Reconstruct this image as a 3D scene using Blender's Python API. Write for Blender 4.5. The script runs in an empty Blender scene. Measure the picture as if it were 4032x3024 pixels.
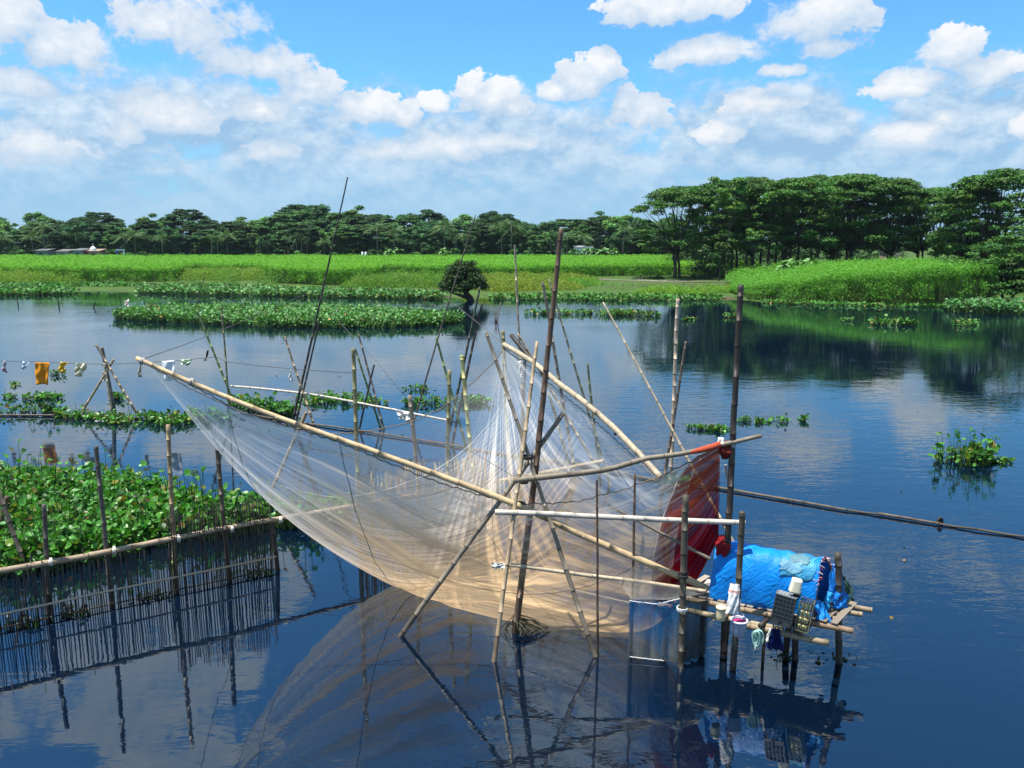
import bpy, math, random
import numpy as np
from mathutils import Vector, Matrix
random.seed(11); rng = np.random.default_rng(11)
S = bpy.context.scene; COL = S.collection

# ------------------------------------------------------------------ camera, sky, sun, exposure
CAM_H = 7.0; FPX = 3164.0; PITCH = math.atan(564 / FPX)
cam = bpy.data.objects.new('camera', bpy.data.cameras.new('camera')); COL.objects.link(cam)
cam.location = (0, 0, CAM_H); cam.rotation_euler = (math.radians(90) - PITCH, 0, 0)
cam.data.sensor_width = 36.0; cam.data.lens = 36.0 * FPX / 4032
cam.data.clip_start = 0.1; cam.data.clip_end = 6000
S.camera = cam
S.view_settings.view_transform = 'Standard'; S.view_settings.look = 'None'
S.view_settings.exposure = 0.8; S.view_settings.gamma = 1.0; S.view_settings.use_curve_mapping = False
S.cycles.use_denoising = True
S.cycles.transparent_max_bounces = 24; S.cycles.max_bounces = 8; S.cycles.caustics_reflective = False; S.cycles.caustics_refractive = False

SUN = Vector((-0.27, -0.06, 0.96)).normalized()
SUN_EL = math.asin(SUN.z); SUN_AZ = math.atan2(SUN.x, SUN.y)
sl = bpy.data.lights.new('sun', 'SUN'); sl.energy = 5.0; sl.angle = math.radians(0.5); sl.color = (1.0, 0.955, 0.88)
so = bpy.data.objects.new('sun', sl); COL.objects.link(so)
so.rotation_euler = (-SUN).to_track_quat('-Z', 'Y').to_euler(); so.location = (0, 0, 60)

# pixel of the photograph -> direction / place in the world (survey helpers)
_c, _s = math.cos(PITCH), math.sin(PITCH)
def ray(px, py):
    a = (px - 2016) / FPX; b = (1512 - py) / FPX
    return Vector((a, _c + b * _s, b * _c - _s))
def pz(px, py, z=0.0):
    d = ray(px, py); t = (z - CAM_H) / d.z
    return Vector((t * d.x, t * d.y, z))
def at(px, py, Y):
    d = ray(px, py); t = Y / d.y
    return Vector((t * d.x, Y, CAM_H + t * d.z))
P2 = 4032 / 2212.0
def azel(px, py):
    d = ray(px, py).normalized()
    return math.degrees(math.atan2(d.x, d.y)), math.degrees(math.asin(d.z))

class NT:
    def __init__(self, nt): self.nt = nt; self.k = 0
    def n(self, typ, **kw):
        nd = self.nt.nodes.new(typ)
        for k, v in kw.items(): setattr(nd, k, v)
        return nd
    def put(self, sock, v):
        if v is None: return
        if isinstance(v, bpy.types.NodeSocket): self.nt.links.new(v, sock)
        else: sock.default_value = v
    def m(self, op, a, b=None, c=None, clamp=False):
        nd = self.n('ShaderNodeMath', operation=op, use_clamp=clamp)
        self.put(nd.inputs[0], a); self.put(nd.inputs[1], b); self.put(nd.inputs[2], c)
        return nd.outputs[0]
    def v(self, op, a, b=None, c=None):
        nd = self.n('ShaderNodeVectorMath', operation=op)
        self.put(nd.inputs[0], a); self.put(nd.inputs[1], b); self.put(nd.inputs[2], c)
        return nd.outputs['Value'] if op in ('LENGTH', 'DOT_PRODUCT') else nd.outputs[0]
    def mix(self, f, a, b, typ='MIX'):
        nd = self.n('ShaderNodeMixRGB', blend_type=typ)
        self.put(nd.inputs[0], f); self.put(nd.inputs[1], a); self.put(nd.inputs[2], b)
        return nd.outputs[0]
    def sm(self, x, lo, hi, a=0.0, b=1.0):
        nd = self.n('ShaderNodeMapRange', interpolation_type='SMOOTHSTEP')
        self.put(nd.inputs[0], x); nd.inputs[1].default_value = lo; nd.inputs[2].default_value = hi
        nd.inputs[3].default_value = a; nd.inputs[4].default_value = b
        return nd.outputs[0]
    def noise(self, vec, scale, detail=4, rough=0.55, dist=0.0, dim='3D'):
        nd = self.n('ShaderNodeTexNoise', noise_dimensions=dim)
        if vec is not None: self.put(nd.inputs['Vector' if dim != '1D' else 'W'], vec)
        nd.inputs['Scale'].default_value = scale; nd.inputs['Detail'].default_value = detail
        nd.inputs['Roughness'].default_value = rough; nd.inputs['Distortion'].default_value = dist
        return nd.outputs['Fac']

def RGB(r, g, b): return (r, g, b, 1.0)

W = bpy.data.worlds.new('World'); S.world = W; W.use_nodes = True
W.node_tree.nodes.clear()
g = NT(W.node_tree)
OUT_SHIFT = (47.0, 10.0, 3.0); SKY_STRENGTH = 0.10; SKY_TINT = (0.46, 0.92, 1.20)
tc = g.n('ShaderNodeTexCoord'); sep = g.n('ShaderNodeSeparateXYZ'); g.put(sep.inputs[0], tc.outputs['Generated'])
el = g.m('MULTIPLY', g.m('ARCSINE', sep.outputs[2]), 57.2958)
az = g.m('MULTIPLY', g.m('ARCTAN2', sep.outputs[0], sep.outputs[1]), 57.2958)
cmb = g.n('ShaderNodeCombineXYZ'); g.put(cmb.inputs[0], az); g.put(cmb.inputs[1], el); q = cmb.outputs[0]
sky = g.n('ShaderNodeTexSky', sky_type='NISHITA', sun_disc=False, sun_elevation=SUN_EL, sun_rotation=SUN_AZ)
sky.altitude = 0; sky.air_density = 1.0; sky.dust_density = 0.6; sky.ozone_density = 1.6
# cumulus banks: centre and radii in pixels of the 2212 wide view
CL = [(115,112,118,72),(172,120,66,66),(18,60,80,80),(60,172,120,36),(420,72,140,84),(345,60,82,58),(478,125,105,56),(592,140,78,46),(662,185,80,34),
      (345,250,108,52),(398,265,70,36),(280,285,58,34),(570,238,100,40),(650,205,84,34),(810,235,84,38),(758,226,38,28),(872,252,42,26),(940,219,36,22),
      (1062,212,84,40),(1022,195,40,36),(1105,230,52,26),(1262,178,70,52),(1300,150,42,40),(1205,194,48,22),(1362,252,78,40),(1345,222,34,34),
      (1452,18,150,40),(1522,115,108,38),(1770,52,120,56),(1792,102,86,28),(1692,152,60,15),(1655,222,84,40),
      (2050,118,70,50),(2112,152,120,36),(2000,172,120,28),(1955,192,90,20),(2042,250,46,20),(2210,272,30,30),(1562,285,70,22),(80,320,120,40),(1080,300,80,30),(590,320,60,34),
      (900,320,150,34),(1980,300,120,36)]
BL = []
for x, y, rx, ry in CL:
    a0, e0 = azel(x * P2, y * P2); a1, e1 = azel((x + rx) * P2, y * P2); a2, e2 = azel(x * P2, (y - ry) * P2)
    BL.append((a0, e0, abs(a1 - a0) * 1.12, abs(e2 - e0) * 1.2))
# outside the view the same kind of sky goes on: broken cumulus from one low-frequency noise
out_mask = g.m('MAXIMUM', g.sm(el, 16.0, 20.0), g.sm(g.m('ABSOLUTE', az), 37.0, 42.0))
out_n = g.noise(g.v('MULTIPLY_ADD', q, (1.0, 1.35, 0.0), OUT_SHIFT), 0.07, 2, 0.5)
out_u = g.m('MULTIPLY', g.m('SUBTRACT', out_n, 0.50), 5.0)
out_u = g.m('SUBTRACT', out_u, g.m('MULTIPLY', g.m('SUBTRACT', 1.0, out_mask), 4.0))
def density(vec):
    u = None
    for a0, e0, ra, re in BL:
        l = g.v('LENGTH', g.v('MULTIPLY_ADD', vec, (1 / ra, 1 / re, 0), (-a0 / ra, -e0 / re, 0)))
        u = l if u is None else g.m('MINIMUM', u, l)
    u = g.m('MAXIMUM', g.m('SUBTRACT', 1.0, u), out_u)
    n = g.noise(g.v('MULTIPLY', vec, (1.0, 1.3, 0.0)), 0.34, 10, 0.60, 0.1)
    bl = g.noise(g.v('MULTIPLY_ADD', vec, (1.0, 1.2, 0.0), (7, 3, 0)), 0.62, 5, 0.58)
    bl = g.m('ABSOLUTE', g.m('MULTIPLY_ADD', bl, 2.0, -1.0))
    return g.m('ADD', g.m('MULTIPLY_ADD', n, 1.9, -0.90), g.m('SUBTRACT', g.m('MULTIPLY', u, 1.15), g.m('MULTIPLY', bl, 0.85)))
D = density(q)
D2 = density(g.v('ADD', q, (-0.35, 1.45, 0)))
soft = g.noise(g.v('MULTIPLY', q, (1.0, 1.0, 0.0)), 0.13, 2, 0.5)
under = g.sm(g.m('SUBTRACT', D2, D), -0.15, 0.55)
wid = g.m('ADD', g.m('MULTIPLY_ADD', under, 1.2, 0.13), g.m('MULTIPLY', g.sm(soft, 0.45, 0.65), 0.45))
alpha = g.m('DIVIDE', g.m('ADD', D, 0.10), wid, clamp=True)
alpha = g.sm(alpha, 0.0, 1.0)
lit = g.m('MULTIPLY_ADD', g.m('SUBTRACT', D, D2), 0.52, 0.33, clamp=True)
lit = g.m('POWER', lit, 1.15)
# soft far cloud banks and haze low over the horizon
def bank(vec):
    n = g.noise(g.v('MULTIPLY', vec, (0.6, 1.0, 0.0)), 0.20, 10, 0.62, 0.1)
    bl = g.m('ABSOLUTE', g.m('MULTIPLY_ADD', g.noise(g.v('MULTIPLY_ADD', vec, (0.8, 1.1, 0.0), (3, 9, 0)), 0.42, 5, 0.58), 2.0, -1.0))
    return g.m('SUBTRACT', n, g.m('MULTIPLY', bl, 0.22))
B1 = bank(q); B2 = bank(g.v('ADD', q, (-0.25, 0.9, 0)))
hgt_ = g.sm(el, 11.8, 7.0)
veil = g.m('MULTIPLY', g.sm(g.m('MULTIPLY_ADD', hgt_, 0.26, B1), 0.50, 0.70), g.sm(el, 12.0, 9.5))
vlit = g.m('MULTIPLY_ADD', g.m('SUBTRACT', B1, B2), 4.5, 0.38, clamp=True)
K = 1.0 / (SKY_STRENGTH * 2 ** S.view_settings.exposure)
def KC(r, gg, b): return RGB(r * K, gg * K, b * K)
skyc = g.mix(1.0, sky.outputs[0], RGB(*SKY_TINT), 'MULTIPLY')
hz = g.sm(el, 12.0, 0.5)
skyc = g.mix(g.m('MULTIPLY', hz, 0.80), skyc, KC(0.32, 0.58, 0.85))
vcol = g.mix(g.m('MULTIPLY', vlit, g.sm(el, 2.0, 8.0, 0.45, 1.0)), KC(0.35, 0.55, 0.79), KC(0.76, 0.87, 0.97))
skyc = g.mix(g.m('MULTIPLY', veil, g.sm(el, 1.0, 6.5, 0.5, 0.92)), skyc, vcol)
cc = g.mix(lit, KC(0.40, 0.60, 0.83), KC(0.97, 0.98, 1.0))
cc = g.mix(g.m('MULTIPLY', g.sm(el, 8.0, 2.5), 0.60), cc, KC(0.47, 0.67, 0.87))
fin = g.mix(g.m('MULTIPLY', alpha, 0.96), skyc, cc)
fin = g.mix(g.sm(el, 3.2, 0.2, 0.0, 0.6), fin, KC(0.40, 0.64, 0.86))
bg = g.n('ShaderNodeBackground'); g.put(bg.inputs[0], fin); bg.inputs[1].default_value = SKY_STRENGTH
wo = g.n('ShaderNodeOutputWorld'); g.nt.links.new(bg.outputs[0], wo.inputs[0])

# ------------------------------------------------------------------ helpers: objects, meshes
def tag(o, label=None, cat=None, group=None, kind=None):
    if label: o['label'] = label
    if cat: o['category'] = cat
    if group: o['group'] = group
    if kind: o['kind'] = kind
    return o
def empty(name, loc=(0, 0, 0), label=None, cat=None, group=None):
    o = bpy.data.objects.new(name, None); COL.objects.link(o); o.location = loc; o.empty_display_size = 0.2
    return tag(o, label, cat, group)
def link(name, me, parent=None):
    o = bpy.data.objects.new(name, me); COL.objects.link(o)
    if parent is not None:
        o.parent = parent
        o.matrix_parent_inverse = Matrix.Translation(-Vector(parent.location)) if parent.type == 'EMPTY' and parent.parent is None else parent.matrix_basis.inverted()
    return o
def np_mesh(name, V, F, mat, col=None, smooth=False, attrs=None):
    V = np.asarray(V, np.float32).reshape(-1, 3); F = np.asarray(F, np.int32); k = F.shape[1]
    me = bpy.data.meshes.new(name)
    me.vertices.add(len(V)); me.vertices.foreach_set('co', V.ravel())
    me.loops.add(F.size); me.loops.foreach_set('vertex_index', F.ravel())
    me.polygons.add(len(F)); me.polygons.foreach_set('loop_start', np.arange(0, F.size, k, dtype=np.int32))
    me.polygons.foreach_set('loop_total', np.full(len(F), k, np.int32))
    me.polygons.foreach_set('use_smooth', np.full(len(F), smooth, bool))
    me.update(calc_edges=True)
    if col is not None:
        a = me.color_attributes.new('tint', 'FLOAT_COLOR', 'POINT')
        c = np.ones((len(V), 4), np.float32); c[:, :3] = col
        a.data.foreach_set('color', c.ravel())
    for k2, v2 in (attrs or {}).items():
        a = me.attributes.new(k2, 'FLOAT', 'POINT'); a.data.foreach_set('value', np.asarray(v2, np.float32).ravel())
    if mat: me.materials.append(mat)
    return me
class MB:                                   # collects boxes, tubes and sheets into one mesh
    def __init__(self): self.V = []; self.F = []; self.C = []
    def add(self, V, F, c):
        b = len(self.V); self.V += [tuple(v) for v in V]
        self.F += [tuple(b + i for i in f) for f in F]
        if len(c) == len(V) and not isinstance(c[0], (int, float)): self.C += [tuple(x[:3]) for x in c]
        else: self.C += [tuple(c[:3])] * len(V)
    def box(self, c, size, col=(.5, .5, .5), rot=None):
        sx, sy, sz = [s / 2 for s in size]
        v = [Vector((x * sx, y * sy, z * sz)) for x in (-1, 1) for y in (-1, 1) for z in (-1, 1)]
        if rot is not None: v = [rot @ p for p in v]
        v = [p + Vector(c) for p in v]
        self.add(v, [(0, 1, 3, 2), (4, 6, 7, 5), (0, 4, 5, 1), (2, 3, 7, 6), (0, 2, 6, 4), (1, 5, 7, 3)], col)
    def tube(self, pts, rad, col=(.5, .5, .5), n=8, caps=True):
        pts = [Vector(p) for p in pts]; m = len(pts)
        if isinstance(rad, (int, float)): rad = [rad] * m
        V = []; C = []; up = None
        for i, p in enumerate(pts):
            t = (pts[min(i + 1, m - 1)] - pts[max(i - 1, 0)]).normalized()
            if up is None:
                up = Vector((0, 0, 1)) if abs(t.z) < .9 else Vector((1, 0, 0))
            a = t.cross(up).normalized(); b = a.cross(t).normalized(); up = b
            ci = col[i] if not isinstance(col[0], (int, float)) else col
            for k in range(n):
                th = 2 * math.pi * k / n
                V.append(p + rad[i] * (math.cos(th) * a + math.sin(th) * b)); C.append(ci)
        F = [(i * n + k, i * n + (k + 1) % n, (i + 1) * n + (k + 1) % n, (i + 1) * n + k) for i in range(m - 1) for k in range(n)]
        if caps: F += [tuple(range(n))[::-1], tuple((m - 1) * n + k for k in range(n))]
        self.add(V, F, C)
    def grid(self, fn, nu, nv, col=(.5, .5, .5)):
        V = []; C = []
        for i in range(nu + 1):
            for j in range(nv + 1):
                V.append(Vector(fn(i / nu, j / nv)))
                C.append(col(i / nu, j / nv) if callable(col) else col)
        F = [(i * (nv + 1) + j, (i + 1) * (nv + 1) + j, (i + 1) * (nv + 1) + j + 1, i * (nv + 1) + j + 1) for i in range(nu) for j in range(nv)]
        self.add(V, F, C)
    def build(self, name, mat, parent=None, smooth=True, solid=0.0):
        me = bpy.data.meshes.new(name); me.from_pydata(self.V, [], self.F)
        a = me.color_attributes.new('tint', 'FLOAT_COLOR', 'POINT')
        a.data.foreach_set('color', np.array([(c[0], c[1], c[2], 1.0) for c in self.C], np.float32).ravel())
        me.polygons.foreach_set('use_smooth', [smooth] * len(me.polygons)); me.materials.append(mat); me.update()
        o = link(name, me, parent)
        if solid:
            md = o.modifiers.new('thickness', 'SOLIDIFY'); md.thickness = solid; md.offset = 0
        return o

# ------------------------------------------------------------------ materials
def new_mat(name):
    m = bpy.data.materials.new(name); m.use_nodes = True; m.node_tree.nodes.clear(); h = NT(m.node_tree)
    out = h.n('ShaderNodeOutputMaterial'); return m, h, out
def tint_attr(h, name='tint'):
    return h.n('ShaderNodeAttribute', attribute_name=name).outputs['Color']
def principled(h, col, rough=0.6, spec=0.4, **kw):
    p = h.n('ShaderNodeBsdfPrincipled'); h.put(p.inputs['Base Color'], col); h.put(p.inputs['Roughness'], rough)
    h.put(p.inputs['Specular IOR Level'], spec)
    for k, v in kw.items(): h.put(p.inputs[k], v)
    return p
def bump(h, height, strength=0.3, dist=0.02):
    b = h.n('ShaderNodeBump'); b.inputs['Strength'].default_value = strength; b.inputs['Distance'].default_value = dist
    h.put(b.inputs['Height'], height); return b.outputs[0]
def simple(name, noise_scale=8.0, var=0.25, rough=0.7, spec=0.3, bmp=0.2, bdist=0.01):
    m, h, out = new_mat(name); t = h.n('ShaderNodeTexCoord').outputs['Object']
    n = h.noise(t, noise_scale, 6, 0.65)
    col = h.mix(1.0, tint_attr(h), h.mix(n, RGB(1 - var, 1 - var, 1 - var), RGB(1 + var, 1 + var, 1 + var)), 'MULTIPLY')
    p = principled(h, col, rough, spec); h.put(p.inputs['Normal'], bump(h, n, bmp, bdist))
    m.node_tree.links.new(p.outputs[0], out.inputs[0]); return m
def leaf_mat(name, rough=0.5, spec=0.3, trans=0.3):
    m, h, out = new_mat(name); c = tint_attr(h)
    p = principled(h, c, rough, spec)
    tr = h.n('ShaderNodeBsdfTranslucent'); h.put(tr.inputs[0], h.mix(1.0, c, RGB(1.3, 1.5, 0.6), 'MULTIPLY'))
    mx = h.n('ShaderNodeMixShader'); mx.inputs[0].default_value = trans
    m.node_tree.links.new(p.outputs[0], mx.inputs[1]); m.node_tree.links.new(tr.outputs[0], mx.inputs[2])
    m.node_tree.links.new(mx.outputs[0], out.inputs[0]); return m
def bamboo_mat():
    m, h, out = new_mat('bamboo'); t = h.n('ShaderNodeTexCoord').outputs['Object']
    n = h.noise(t, 9.0, 6, 0.7); n2 = h.noise(t, 55.0, 3, 0.6)
    f = h.sm(n, 0.42, 0.66)
    col = h.mix(h.m('MULTIPLY', f, 0.38), tint_attr(h), h.mix(1.0, tint_attr(h), RGB(0.42, 0.38, 0.36), 'MULTIPLY'))
    col = h.mix(0.5, col, h.mix(1.0, col, h.mix(n2, RGB(0.6, 0.6, 0.6), RGB(1.4, 1.4, 1.4)), 'MULTIPLY'))
    p = principled(h, col, 0.55, 0.35); h.put(p.inputs['Normal'], bump(h, n2, 0.25, 0.004))
    m.node_tree.links.new(p.outputs[0], out.inputs[0]); return m
M_BAMBOO = bamboo_mat()
M_LEAF = leaf_mat('tree_leaf', 0.55, 0.2, 0.13)
M_JUTE = leaf_mat('jute_leaf', 0.55, 0.15, 0.35)
M_HYA = leaf_mat('hyacinth_leaf', 0.40, 0.32, 0.28); M_HYA2 = leaf_mat('hyacinth_leaf_far', 0.48, 0.3, 0.15)
M_BARK = simple('bark', 3.0, 0.35, 0.9, 0.1, 0.6, 0.05)
M_PLAIN = simple('painted_wall', 1.2, 0.25, 0.85, 0.15, 0.15, 0.02)
M_CLOTH = simple('cloth', 5.0, 0.12, 0.8, 0.15, 0.35, 0.03)
M_ROPE = simple('rope', 40.0, 0.3, 0.85, 0.1, 0.5, 0.005)
M_PLASTIC = simple('plastic', 6.0, 0.14, 0.42, 0.4, 0.08, 0.01)

# ------------------------------------------------------------------ water
def water_mat():
    m, h, out = new_mat('lake_water')
    t = h.n('ShaderNodeTexCoord').outputs['Object']
    wind = h.sm(h.noise(h.v('MULTIPLY', t, (0.6, 1.0, 1)), 0.045, 3, 0.6), 0.40, 0.64)
    w1 = h.noise(h.v('MULTIPLY', t, (0.42, 1.0, 1)), 2.6, 3, 0.6, 0.5)
    w2 = h.noise(h.v('MULTIPLY', t, (0.38, 1.0, 1)), 0.55, 3, 0.5)
    w3 = h.noise(h.v('MULTIPLY', t, (0.5, 1.0, 1)), 8.0, 2, 0.5)
    amp = h.m('MULTIPLY_ADD', wind, 1.0, 0.20)
    hgt = h.m('ADD', h.m('MULTIPLY', h.m('ADD', w1, h.m('MULTIPLY', w3, 0.12)), amp), h.m('MULTIPLY', w2, 0.65))
    b = bump(h, hgt, 1.0, 0.011)
    body = h.n('ShaderNodeBsdfDiffuse'); body.inputs[0].default_value = RGB(0.001, 0.005, 0.014)
    gl = h.n('ShaderNodeBsdfGlossy'); gl.inputs['Roughness'].default_value = 0.02; gl.inputs[0].default_value = RGB(0.90, 0.975, 1.0)
    h.put(gl.inputs['Normal'], b); h.put(body.inputs['Normal'], b)
    fr = h.n('ShaderNodeFresnel'); fr.inputs[0].default_value = 2.25; h.put(fr.inputs['Normal'], b)
    mx = h.n('ShaderNodeMixShader'); h.put(mx.inputs[0], fr.outputs[0])
    for i, s in ((1, body), (2, gl)): m.node_tree.links.new(s.outputs[0], mx.inputs[i])
    m.node_tree.links.new(mx.outputs[0], out.inputs[0]); return m
wm = MB(); wm.add([(-2500, -60, 0), (2500, -60, 0), (2500, 2600, 0), (-2500, 2600, 0)], [(0, 1, 2, 3)], (0, 0, 0))
tag(wm.build('water', water_mat(), smooth=False), 'calm dark blue lake water reflecting the sky', kind='structure')

# ------------------------------------------------------------------ far bank (ground)
SHORE = [(-700, 626), (0, 628), (300, 630), (620, 635), (950, 643), (1250, 645), (1600, 648), (1700, 654), (1850, 658), (2050, 661), (2212, 662), (3000, 664)]
def shore_pt(x):
    xs = [a for a, b in SHORE]; ys = [b for a, b in SHORE]
    y = float(np.interp(x, xs, ys)) + 0.8 * math.sin(x * .05) + 0.5 * math.sin(x * .13 + 1)
    return pz(x * P2, y * P2)
def ground_mat():
    m, h, out = new_mat('bank_ground'); t = h.n('ShaderNodeTexCoord').outputs['Object']
    n = h.noise(t, 0.25, 6, 0.65); n2 = h.noise(t, 2.2, 6, 0.7)
    col = h.mix(h.sm(n, 0.34, 0.50), RGB(0.085, 0.078, 0.040), RGB(0.07, 0.135, 0.028))
    col = h.mix(h.sm(n2, 0.35, 0.7), h.mix(1.0, col, RGB(0.6, 0.6, 0.6), 'MULTIPLY'), col)
    p = principled(h, col, 0.9, 0.1); h.put(p.inputs['Normal'], bump(h, n2, 0.6, 0.1))
    m.node_tree.links.new(p.outputs[0], out.inputs[0]); return m
gx = np.linspace(-700, 3000, 186); offs = [(-5, -.7), (-.8, -.05), (0, .03), (.8, .1), (2.5, .2), (6, .34), (14, .45), (40, .6), (110, .8), (300, 1.2), (900, 2.0), (2400, 2.0)]
GV = []
for x in gx:
    s = shore_pt(x)
    for d, z in offs:
        k = 1 + d / s.y
        GV.append((s.x * k, s.y * k, z + (.06 * math.sin(x * .31 + d) if d > 1 else 0)))
no = len(offs); GF = [(i * no + j, (i + 1) * no + j, (i + 1) * no + j + 1, i * no + j + 1) for i in range(len(gx) - 1) for j in range(no - 1)]
go = link('ground', np_mesh('ground', GV, GF, ground_mat(), smooth=True)); tag(go, 'muddy green far bank of the lake', kind='structure')

# ------------------------------------------------------------------ foliage makers
def rand_dir(n, r=rng):
    v = r.normal(size=(n, 3)); return v / np.linalg.norm(v, axis=1, keepdims=True)
def quads(p, nrm, size, aspect=0.5, axis=None, bend=0.0, r=rng):
    n = len(p); nrm = nrm / np.linalg.norm(nrm, axis=1, keepdims=True)
    a = axis if axis is not None else rand_dir(n, r)
    t = a - nrm * np.sum(a * nrm, 1, keepdims=True); t /= np.linalg.norm(t, axis=1, keepdims=True) + 1e-9
    b = np.cross(nrm, t); s = np.asarray(size).reshape(-1, 1) * .5
    V = np.stack([p - t * s, p + b * s * aspect, p + t * s - nrm * s * bend, p - b * s * aspect], 1).reshape(-1, 3)
    return V, np.arange(n * 4, dtype=np.int32).reshape(-1, 4)
def foliage(clumps, per, size, base, var=0.28, shell=0.35, r=rng, upb=0.75):
    """leaf quads spread through ellipsoid clumps (x,y,z,rx,ry,rz[,shade])"""
    P = []; Nn = []; C = []; Sz = []
    for c in clumps:
        n = max(4, int(per * (c[6] if len(c) > 6 else 1)))
        d = rand_dir(n, r); d[:, 2] = np.where(r.random(n) < .62, np.abs(d[:, 2]), d[:, 2])
        rad = 1 - shell * r.random(n) ** 1.5 * 2; rad = np.clip(np.abs(rad), .1, 1.0) * r.uniform(.85, 1.12, n)
        P.append(np.array(c[:3]) + d * rad[:, None] * np.array(c[3:6]))
        Nn.append(d * .55 + np.array([0, 0, upb]) + r.normal(size=(n, 3)) * .45)
        cv = r.uniform(1 - var * .6, 1 + var * .6); hue = r.normal(0, .10)
        k = cv * r.uniform(1 - var, 1 + var, n)
        C.append(np.stack([base[0] * k * (1 + hue + r.normal(0, .08, n)), base[1] * k, base[2] * k * (1 - hue)], 1)); Sz.append(size * r.uniform(.6, 1.35, n))
    P = np.concatenate(P); V, F = quads(P, np.concatenate(Nn), np.concatenate(Sz), .55, bend=.35, r=r)
    return V, F, np.repeat(np.clip(np.concatenate(C), 0.002, 1), 4, axis=0)
def limbs(mb, base, tops, r0, col, r=random, fork=0.45):
    """trunk that forks into limbs running to each of the given points"""
    base = Vector(base); ctr = sum((Vector(t) for t in tops), Vector()) / len(tops)
    f = base.lerp(Vector((base.x * .6 + ctr.x * .4, base.y * .6 + ctr.y * .4, ctr.z)), fork)
    mid = base.lerp(f, .5) + Vector((r.uniform(-.2, .2), r.uniform(-.2, .2), 0))
    mb.tube([base - Vector((0, 0, .4)), base + Vector((0, 0, .3)), mid, f], [r0 * 1.5, r0 * 1.1, r0 * .9, r0 * .75], col, 7)
    for t in tops:
        t = Vector(t); m1 = f.lerp(t, .45) + Vector((r.uniform(-.4, .4), r.uniform(-.4, .4), (t - f).length * .10))
        mb.tube([f - Vector((0, 0, .1)), m1, t], [r0 * .55, r0 * .33, r0 * .08], col, 5)
BARK = (.060, .050, .040)
def mesh_of(mb, name, mat):
    me = bpy.data.meshes.new(name); me.from_pydata(mb.V, [], mb.F)
    a = me.color_attributes.new('tint', 'FLOAT_COLOR', 'POINT'); a.data.foreach_set('color', np.array([(c[0], c[1], c[2], 1) for c in mb.C], np.float32).ravel())
    me.polygons.foreach_set('use_smooth', [True] * len(me.polygons)); me.materials.append(mat); return me
def place(name, parts, loc, scale=1.0, rz=0.0, label=None, cat='tree', group=None):
    """a thing made of shared part meshes: parts = [(part name, mesh), ...]"""
    e = empty(name, loc, label, cat, group); e.rotation_euler = (0, 0, rz)
    e.scale = scale if isinstance(scale, tuple) else (scale,) * 3
    for pn, me in parts:
        o = bpy.data.objects.new(pn, me); COL.objects.link(o); o.parent = e
    return e

# umbrella-crowned rain trees of the grove (four different ones, about 16 m tall)
def rain_tree(seed, R=8.0, H=16.0, low=0.35, base=(.052, .134, .019), per=320, npad=60):
    r = np.random.default_rng(seed); pr = random.Random(seed); cl = []; tops = []
    for i in range(npad):
        a = r.uniform(0, 2 * math.pi); q = math.sqrt(r.random()) * .96
        z = H - 3.6 * q ** 2.2 + r.uniform(-1.0, .15); x, y = R * q * math.cos(a), R * q * math.sin(a)
        s = r.uniform(1.2, 2.3) * (1.1 - .35 * q)
        cl.append((x, y, z, s, s, r.uniform(.40, .75), (s / 1.8) ** 2))
        if i % 4 == 0: tops.append((x * .92, y * .92, z - .2))
    for i in range(int(npad * low * 1.25)):
        a = r.uniform(0, 2 * math.pi); q = r.uniform(.55, 1.02)
        z = H - 4.5 - r.uniform(0, 1) * H * .42; x, y = R * q * math.cos(a), R * q * math.sin(a); s = r.uniform(.9, 1.7)
        cl.append((x, y, z, s, s, r.uniform(.35, .6), (s / 1.8) ** 2))
        if i % 3 == 0: tops.append((x * .9, y * .9, z - .2))
    mb = MB(); nt = 3 if seed % 2 else 2
    for k in range(nt):
        sub = tops[k::nt]; limbs(mb, (pr.uniform(-.5, .5), pr.uniform(-.5, .5), 0), sub, .26, BARK, pr, .42)
    V, F, C = foliage(cl, per, .42, base, .30, .35, r)
    return [('trunk', mesh_of(mb, 'trunk', M_BARK)), ('crown', np_mesh('crown', V, F, M_LEAF, C))]
RAIN = [rain_tree(1, 8, 16, .5), rain_tree(2, 7.2, 16, .9), rain_tree(3, 8.6, 16, .35, (.060, .155, .021)), rain_tree(4, 6.5, 16, 1.1, (.046, .116, .018))]
GRV = 'rain trees of the big grove'
# (x px, depth row px of its foot, top row px, proto, stretch, label) -- full-view pixels
grove = [
 (1462, 603, 402, 0, 1.00, 'leftmost umbrella tree of the grove, forked dark trunk beside the drying rack'),
 (1553, 600, 390, 1, .95, 'grove tree with two bare thin trunks right of the forked trunk'),
 (1620, 604, 386, 3, .95, 'dark umbrella tree standing behind the pale leafed sapling in the grove'),
 (1700, 604, 380, 2, 1.05, 'tall umbrella tree left of the grove gap, above the banana clump'),
 (1790, 600, 382, 1, 1.05, 'dark umbrella tree in the middle of the grove behind the jute'),
 (1835, 603, 375, 0, 1.05, 'tallest umbrella tree of the grove with its rounded top against the sky'),
 (1915, 602, 388, 3, 1.05, 'umbrella tree right of the tallest grove tree, layered lit pads'),
 (1985, 602, 402, 2, .92, 'rightmost umbrella tree of the big grove beside the sky notch'),
 (1500, 585, 398, 2, .95, 'hidden umbrella tree second from the left in the grove rear'),
 (1600, 585, 384, 0, .95, 'umbrella tree in the grove rear above the two bare thin trunks'),
 (1745, 583, 382, 3, 1.0, 'umbrella tree in the grove rear behind the banana clump'),
 (1880, 583, 388, 1, 1.0, 'umbrella tree in the grove rear above the pale brick house'),
 (2020, 585, 412, 1, .8, 'low umbrella tree in the grove rear at the sky notch')]
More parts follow.
